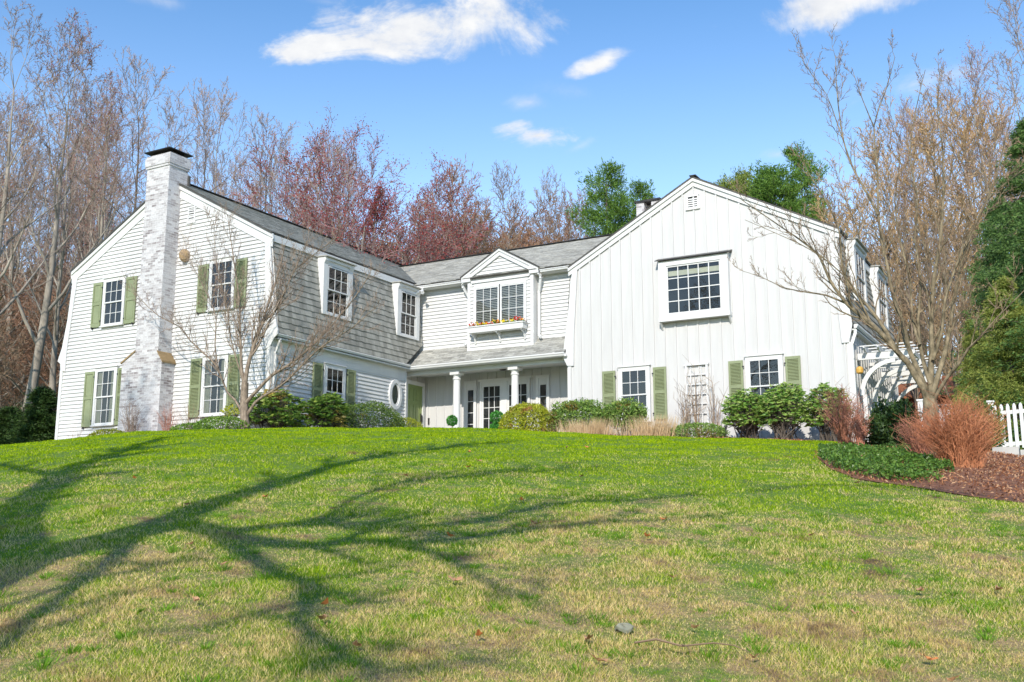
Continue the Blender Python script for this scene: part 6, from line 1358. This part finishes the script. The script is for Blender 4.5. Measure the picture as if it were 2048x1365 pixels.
tuft(-11.9,-10.3,28.2,3.34,'taller dead tan grass clump left of the low spreading juniper',1200)
dome('low_shrub',-10.75,-9.05,28.6,3.06,'low spreading green shrub under the ladder trellis','shrub','evergreen',.055,5200,.8)
pl=empty('path_light',(-8.92,28.2,2.49),'small black path light before the rhododendron bed','path light')
g=G(); g.tube([(-8.92,28.2,2.4),(-8.92,28.2,2.82)],.012,6); part(pl,'stake',g,M['iron']); g=G(); g.lathe((-8.92,28.2,2.8),[(.03,0),(.035,.07),(.06,.075),(.05,.1),(.012,.12)],12); part(pl,'lamp_head',g,M['iron'])
twiggy('climbing_shrub',-11.4,-10.6,30.7,4.6,'bare climber leaning on the left of the ladder trellis','twig_tan',14,.012,split=5)
twiggy('climbing_shrub',-10.35,-9.7,30.7,4.6,'bare climber right of the ladder trellis','twig_tan',9,.013,split=5)
twiggy('climbing_shrub',-11.0,-10.4,30.9,4.9,'bare climber in the middle of the ladder trellis','twig_tan',8,.012,split=5)
rhodo(-9.4,-7.9,29.5,4.12,'open rhododendron left half of the pair under the small window','rhodo',300,11,.7,.10,leaf=.15)
rhodo(-8.3,-6.8,29.3,4.20,'fuller rhododendron under the small window and right shutter','rhodo',340,12,.7,.10,leaf=.15)
rhodo(-7.0,-5.75,29.6,4.15,'rhododendron at the right corner of the white gable','rhodo',240,13,.7,.10,leaf=.15)
# plants of the mulch bed
twiggy('red_twig_shrub',-4.75,-3.55,20.6,2.65,'reddish bare shrub at the left end of the mulch bed','stem_red',170,.0065)
twiggy('red_twig_shrub',-4.02,-3.5,20.0,2.25,'narrow reddish bare shrub beside the dark evergreen','stem_red',110,.006)
shrub('dark_evergreen',-3.75,-2.70,20.6,2.42,'dark glossy evergreen between red shrubs and the forked tree','shrub','yew',.075,7500,.8,None,.5,1.2,lump=.2)
shrub('dark_evergreen',-2.35,-1.35,20.9,2.42,'green evergreen just right behind the forked tree trunk','shrub','hedge',.07,4500,.7,None,.5,1.3,lump=.2)
twiggy('red_twig_shrub',-2.12,-.85,14.6,1.6,'big rust red bare bush in front of the picket gate','stem_orange',780,.0042,split=5,base=.42)
twiggy('red_twig_shrub',-2.45,-1.75,15.8,1.62,'loose rust bare bush leaning left of the forked tree','stem_red',150,.005,split=4,lean=-.15)
# vinca
def vinca():
    P=[(-3.7,18.0),(-3.83,16.9),(-3.42,15.1),(-2.87,13.5),(-2.42,12.7),(-2.0,12.35),(-1.62,12.2),(-1.3,13.0),(-1.6,14.3),(-2.1,16.2),(-2.6,18.6)]
    n=42000; x=nr.uniform(-4,-1.2,n);y=nr.uniform(12.1,18.6,n); r=np.zeros(n,bool); m=len(P)
    for i in range(m):
        x0,y0=P[i];x1,y1=P[(i+1)%m]; c=((y0>y)!=(y1>y)); xi=(x1-x0)*(y-y0)/(y1-y0+1e-12)+x0; r^=c&(x<xi)
    dens=np.sin(x*4+y)*np.sin(y*3-x*2)+nr.random(n)*2.2*np.clip((-1.25-x)*1.2,.25,1)>.62; k_=r&dens; x=x[k_];y=y[k_]; z=zl(x,y)+.04+.11*nr.random(len(x))*(1+.5*np.sin(x*5)*np.sin(y*4))
    g=G(); g.leaves(np.stack([x,y,z],1),.045,.55); o=g.build('ground_cover',M['vinca']); tag(o,'glossy green vinca carpet on the mulch bed','ground cover',kind='stuff')
vinca()
def chips():
    n=42000; x=nr.uniform(-5,2.5,n);y=nr.uniform(11,26,n); k_=inbed(x+nr.normal(size=n)*.05,y+nr.normal(size=n)*.05); x=x[k_];y=y[k_]; g=G(); e_=sum(inbed(x+a,y+b).astype(float) for a,b in ((.3,0),(-.3,0),(0,.3),(0,-.3),(.15,.15),(-.15,-.15)))/6; g.leaves(np.stack([x,y,zl(x,y)+.022+.045*e_**2],1),.04,.35); tag(g.build('mulch_chips',M['chips']),'loose rust brown bark chips on the mulch bed','mulch',kind='stuff')
    n=9000; x=nr.uniform(-31.5,-5.5,n);y=np.where(x>-15.5,nr.uniform(27,31,n),nr.uniform(21.6,23.7,n)); k_=(x>-15.5)|(x<-20.5); x=x[k_];y=y[k_]; g=G(); g.leaves(np.stack([x,y,zl(x,y)+.04],1),.09,.35); tag(g.build('mulch_chips',M['chips']),'loose bark chips along the foot of the house walls','mulch',kind='stuff')
chips()
# ------------------------------------------------------------------ fence, gate, shed
def picket(parent,x,y,z0,z1,w=.07,t=.02,dirv=(1,0)):
    g=G(); dx,dy=dirv; p=[(-w/2,z0),(w/2,z0),(w/2,z1-.07),(w*.3,z1-.02),(0,z1),(-w*.3,z1-.02),(-w/2,z1-.07)]
    g.prism([V3((x+u*dx,y+u*dy,z)) for u,z in p],V3((dy*t,-dx*t,0))); part(parent,'picket',g,M['white'])
def fence(name,p0,p1,zb0,zb1,h,label,cat,posts,sp=.125,low=0):
    p0=V3((*p0,0));p1=V3((*p1,0)); L_=(p1-p0).length; d=(p1-p0).normalized(); r=empty(name,(p0.x,p0.y,zb0),label,cat); n=int(L_/sp)
    for i in range(n+1):
        t=i/n; q=p0.lerp(p1,t); zb=zb0+(zb1-zb0)*t; picket(r,q.x,q.y,zb+.06,zb+h-low*math.sin(t*math.pi),dirv=(d.x,d.y))
    for f in (.16,.82) if not low else (.2,.75):
        g=G(); a=p0.copy();a.z=zb0+h*f;b=p1.copy();b.z=zb1+h*f; off=V3((-d.y,d.x,0))*.03; g.bar(a+off,b+off,.04,.08); part(r,'rail',g,M['white'])
    for t in posts:
        q=p0.lerp(p1,t); zb=zb0+(zb1-zb0)*t; g=G(); g.box(q.x-.055,q.x+.055,q.y-.0,q.y+.11,zb-.2,zb+h+.06); g.box(q.x-.075,q.x+.075,q.y-.02,q.y+.13,zb+h+.06,zb+h+.10); part(r,'post',g,M['white'])
    return r
fence('picket_fence',(-3.4,25.6),(-1.86,24.2),g1(-3.4,25.6),1.62,1.02,'white picket fence section left of the gate post','fence',(0,),low=.12)
fence('picket_gate',(-1.72,24.1),(.6,24.9),1.62,1.80,1.02,'white picket gate section right of its capped post','fence',(-.03,1.0))
g=G(); g.box(-1.86,-1.70,24.02,24.06,2.28,2.33); part(bpy.data.objects['picket_gate'],'latch',g,M['iron'])
sd=empty('shed',(-4.7,45,2.9),'low rust red shed beyond the hedge behind the forked tree','shed')
g=G(); g.box(-6.6,-3.9,44.9,48,2.5,5.35)
part(sd,'wall',g,M['shedwall'])
g=G(); g.prism([V3((-6.9,44.4,5.30)),V3((-3.6,44.4,5.30)),V3((-3.6,46.5,6.35)),V3((-6.9,46.5,6.35))],V3((0,0,.08))); g.prism([V3((-6.9,46.5,6.35)),V3((-3.6,46.5,6.35)),V3((-3.6,48.6,5.3)),V3((-6.9,48.6,5.3))],V3((0,0,.08))); part(sd,'roof',g,M['shedroof'])
w_=empty('window',(0,0,0)); w_.parent=sd; w_.location=-sd.location
g=G(); g.box(-5.45,-4.75,44.84,44.9,4.55,5.05); part(w_,'frame',g,M['white']); g=G(); g.box(-5.4,-4.8,44.83,44.84,4.6,5.0); part(w_,'pane',g,M['glass']); 
# ------------------------------------------------------------------ light, sky, camera
sun=bpy.data.lights.new('sun','SUN'); sun.energy=5.0; sun.angle=R(.53); sun.color=(1,.93,.82)
so=bpy.data.objects.new('sun',sun); COL.objects.link(so); so.rotation_euler=S.to_track_quat('-Z','Y').to_euler(); so.location=(10,-30,40)
W=bpy.data.worlds.new('World'); scene.world=W; W.use_nodes=True; nt=W.node_tree; nt.nodes.clear()
out=N(nt,'ShaderNodeOutputWorld'); bg=N(nt,'ShaderNodeBackground'); nt.links.new(bg.outputs[0],out.inputs[0])
sky=N(nt,'ShaderNodeTexSky',sky_type='NISHITA'); sky.sun_disc=False; sky.sun_elevation=math.asin(-S.z); sky.sun_rotation=math.atan2(-S.x,-S.y); sky.air_density=1.0; sky.dust_density=.0; sky.ozone_density=2.0
hs=N(nt,'ShaderNodeHueSaturation'); hs.inputs['Saturation'].default_value=1.22; hs.inputs['Value'].default_value=1.42; nt.links.new(sky.outputs[0],hs.inputs['Color'])
tc=N(nt,'ShaderNodeTexCoord'); dirv=tc.outputs['Generated']
def m_(op,a,b=None,c=None,clamp=False):
    n=N(nt,'ShaderNodeMath',operation=op); n.use_clamp=clamp
    for i,v in enumerate((a,b,c)):
        if v is None: continue
        if isinstance(v,(int,float)): n.inputs[i].default_value=v
        else: nt.links.new(v,n.inputs[i])
    return n.outputs[0]
def dot(v):
    n=N(nt,'ShaderNodeVectorMath',operation='DOT_PRODUCT'); nt.links.new(dirv,n.inputs[0]); n.inputs[1].default_value=tuple(v); return n.outputs['Value']
mp=N(nt,'ShaderNodeMapping'); mp.inputs['Scale'].default_value=(1,1,1.7); nt.links.new(dirv,mp.inputs[0])
cnn=noise(nt,6,12,.64,mp.outputs[0]); cnn.inputs['Distortion'].default_value=.9; cn=cnn.outputs['Fac']; cn2=noise(nt,24,6,.6,mp.outputs[0]).outputs['Fac']
cn=m_('ADD',m_('MULTIPLY',cn,.75),m_('MULTIPLY',cn2,.25))
szz=N(nt,'ShaderNodeSeparateXYZ'); nt.links.new(dirv,szz.inputs[0])
for nm,a,b,c_,e_ in (('Saturation',.12,.55,.88,1.24),('Value',.1,.5,1.85,1.45)):
    mr=N(nt,'ShaderNodeMapRange'); nt.links.new(szz.outputs['Z'],mr.inputs[0]); mr.inputs[1].default_value=a; mr.inputs[2].default_value=b; mr.inputs[3].default_value=c_; mr.inputs[4].default_value=e_; nt.links.new(mr.outputs[0],hs.inputs[nm])
total=None
for (az,el,ra,re,rot,amp) in CLOUDS:
    a=R(az);e=R(el); c=V3((math.sin(a)*math.cos(e),math.cos(a)*math.cos(e),math.sin(e))); r_=V3((math.cos(a),-math.sin(a),0)); u_=r_.cross(c); k_=R(rot); r2=r_*math.cos(k_)+u_*math.sin(k_); u2=u_*math.cos(k_)-r_*math.sin(k_)
    dc=m_('MAXIMUM',dot(c),.05); A_=m_('DIVIDE',m_('DIVIDE',dot(r2),dc),math.tan(R(ra))); B_=m_('DIVIDE',m_('DIVIDE',dot(u2),dc),math.tan(R(re)))
    dd=m_('SQRT',m_('ADD',m_('MULTIPLY',A_,A_),m_('MULTIPLY',B_,B_)))
    v=m_('SUBTRACT',1.0,dd); v=m_('ADD',v,m_('MULTIPLY_ADD',cn,5.2,-2.5)); v=m_('MULTIPLY',v,amp*1.0,None,True)
    edge=m_('MULTIPLY',m_('SUBTRACT',1.7,dd),2.0,None,True); v=m_('MULTIPLY',v,edge)
    total=v if total is None else m_('MAXIMUM',total,v)
sm=N(nt,'ShaderNodeMapRange',interpolation_type='SMOOTHSTEP'); nt.links.new(total,sm.inputs[0]); 
shade=ramp(nt,cn2,[(.3,(5.0,5.2,5.6)),(.65,(6.3,6.35,6.4))])
cmix=N(nt,'ShaderNodeMix',data_type='RGBA'); nt.links.new(sm.outputs[0],cmix.inputs[0]); nt.links.new(hs.outputs[0],cmix.inputs[6]); nt.links.new(shade.outputs[0],cmix.inputs[7])
nt.links.new(cmix.outputs[2],bg.inputs[0]); bg.inputs['Strength'].default_value=.15
cam=bpy.data.cameras.new('camera'); cam.lens=36*2059/2048; cam.sensor_width=36; cam.clip_end=1500; cam.clip_start=.05
co=bpy.data.objects.new('camera',cam); COL.objects.link(co); co.location=(0,0,0); co.rotation_euler=(R(100.43),0,R(29.3)); scene.camera=co
vs=scene.view_settings; vs.view_transform='Standard'; vs.look='None'; vs.exposure=.06; vs.gamma=1
scene.cycles.max_bounces=6; scene.cycles.transparent_max_bounces=12
# the prototypes never planted are removed
for k_,o in PT.items():
    if k_ not in used:
        for c in list(o.children): bpy.data.objects.remove(c)
        bpy.data.objects.remove(o)
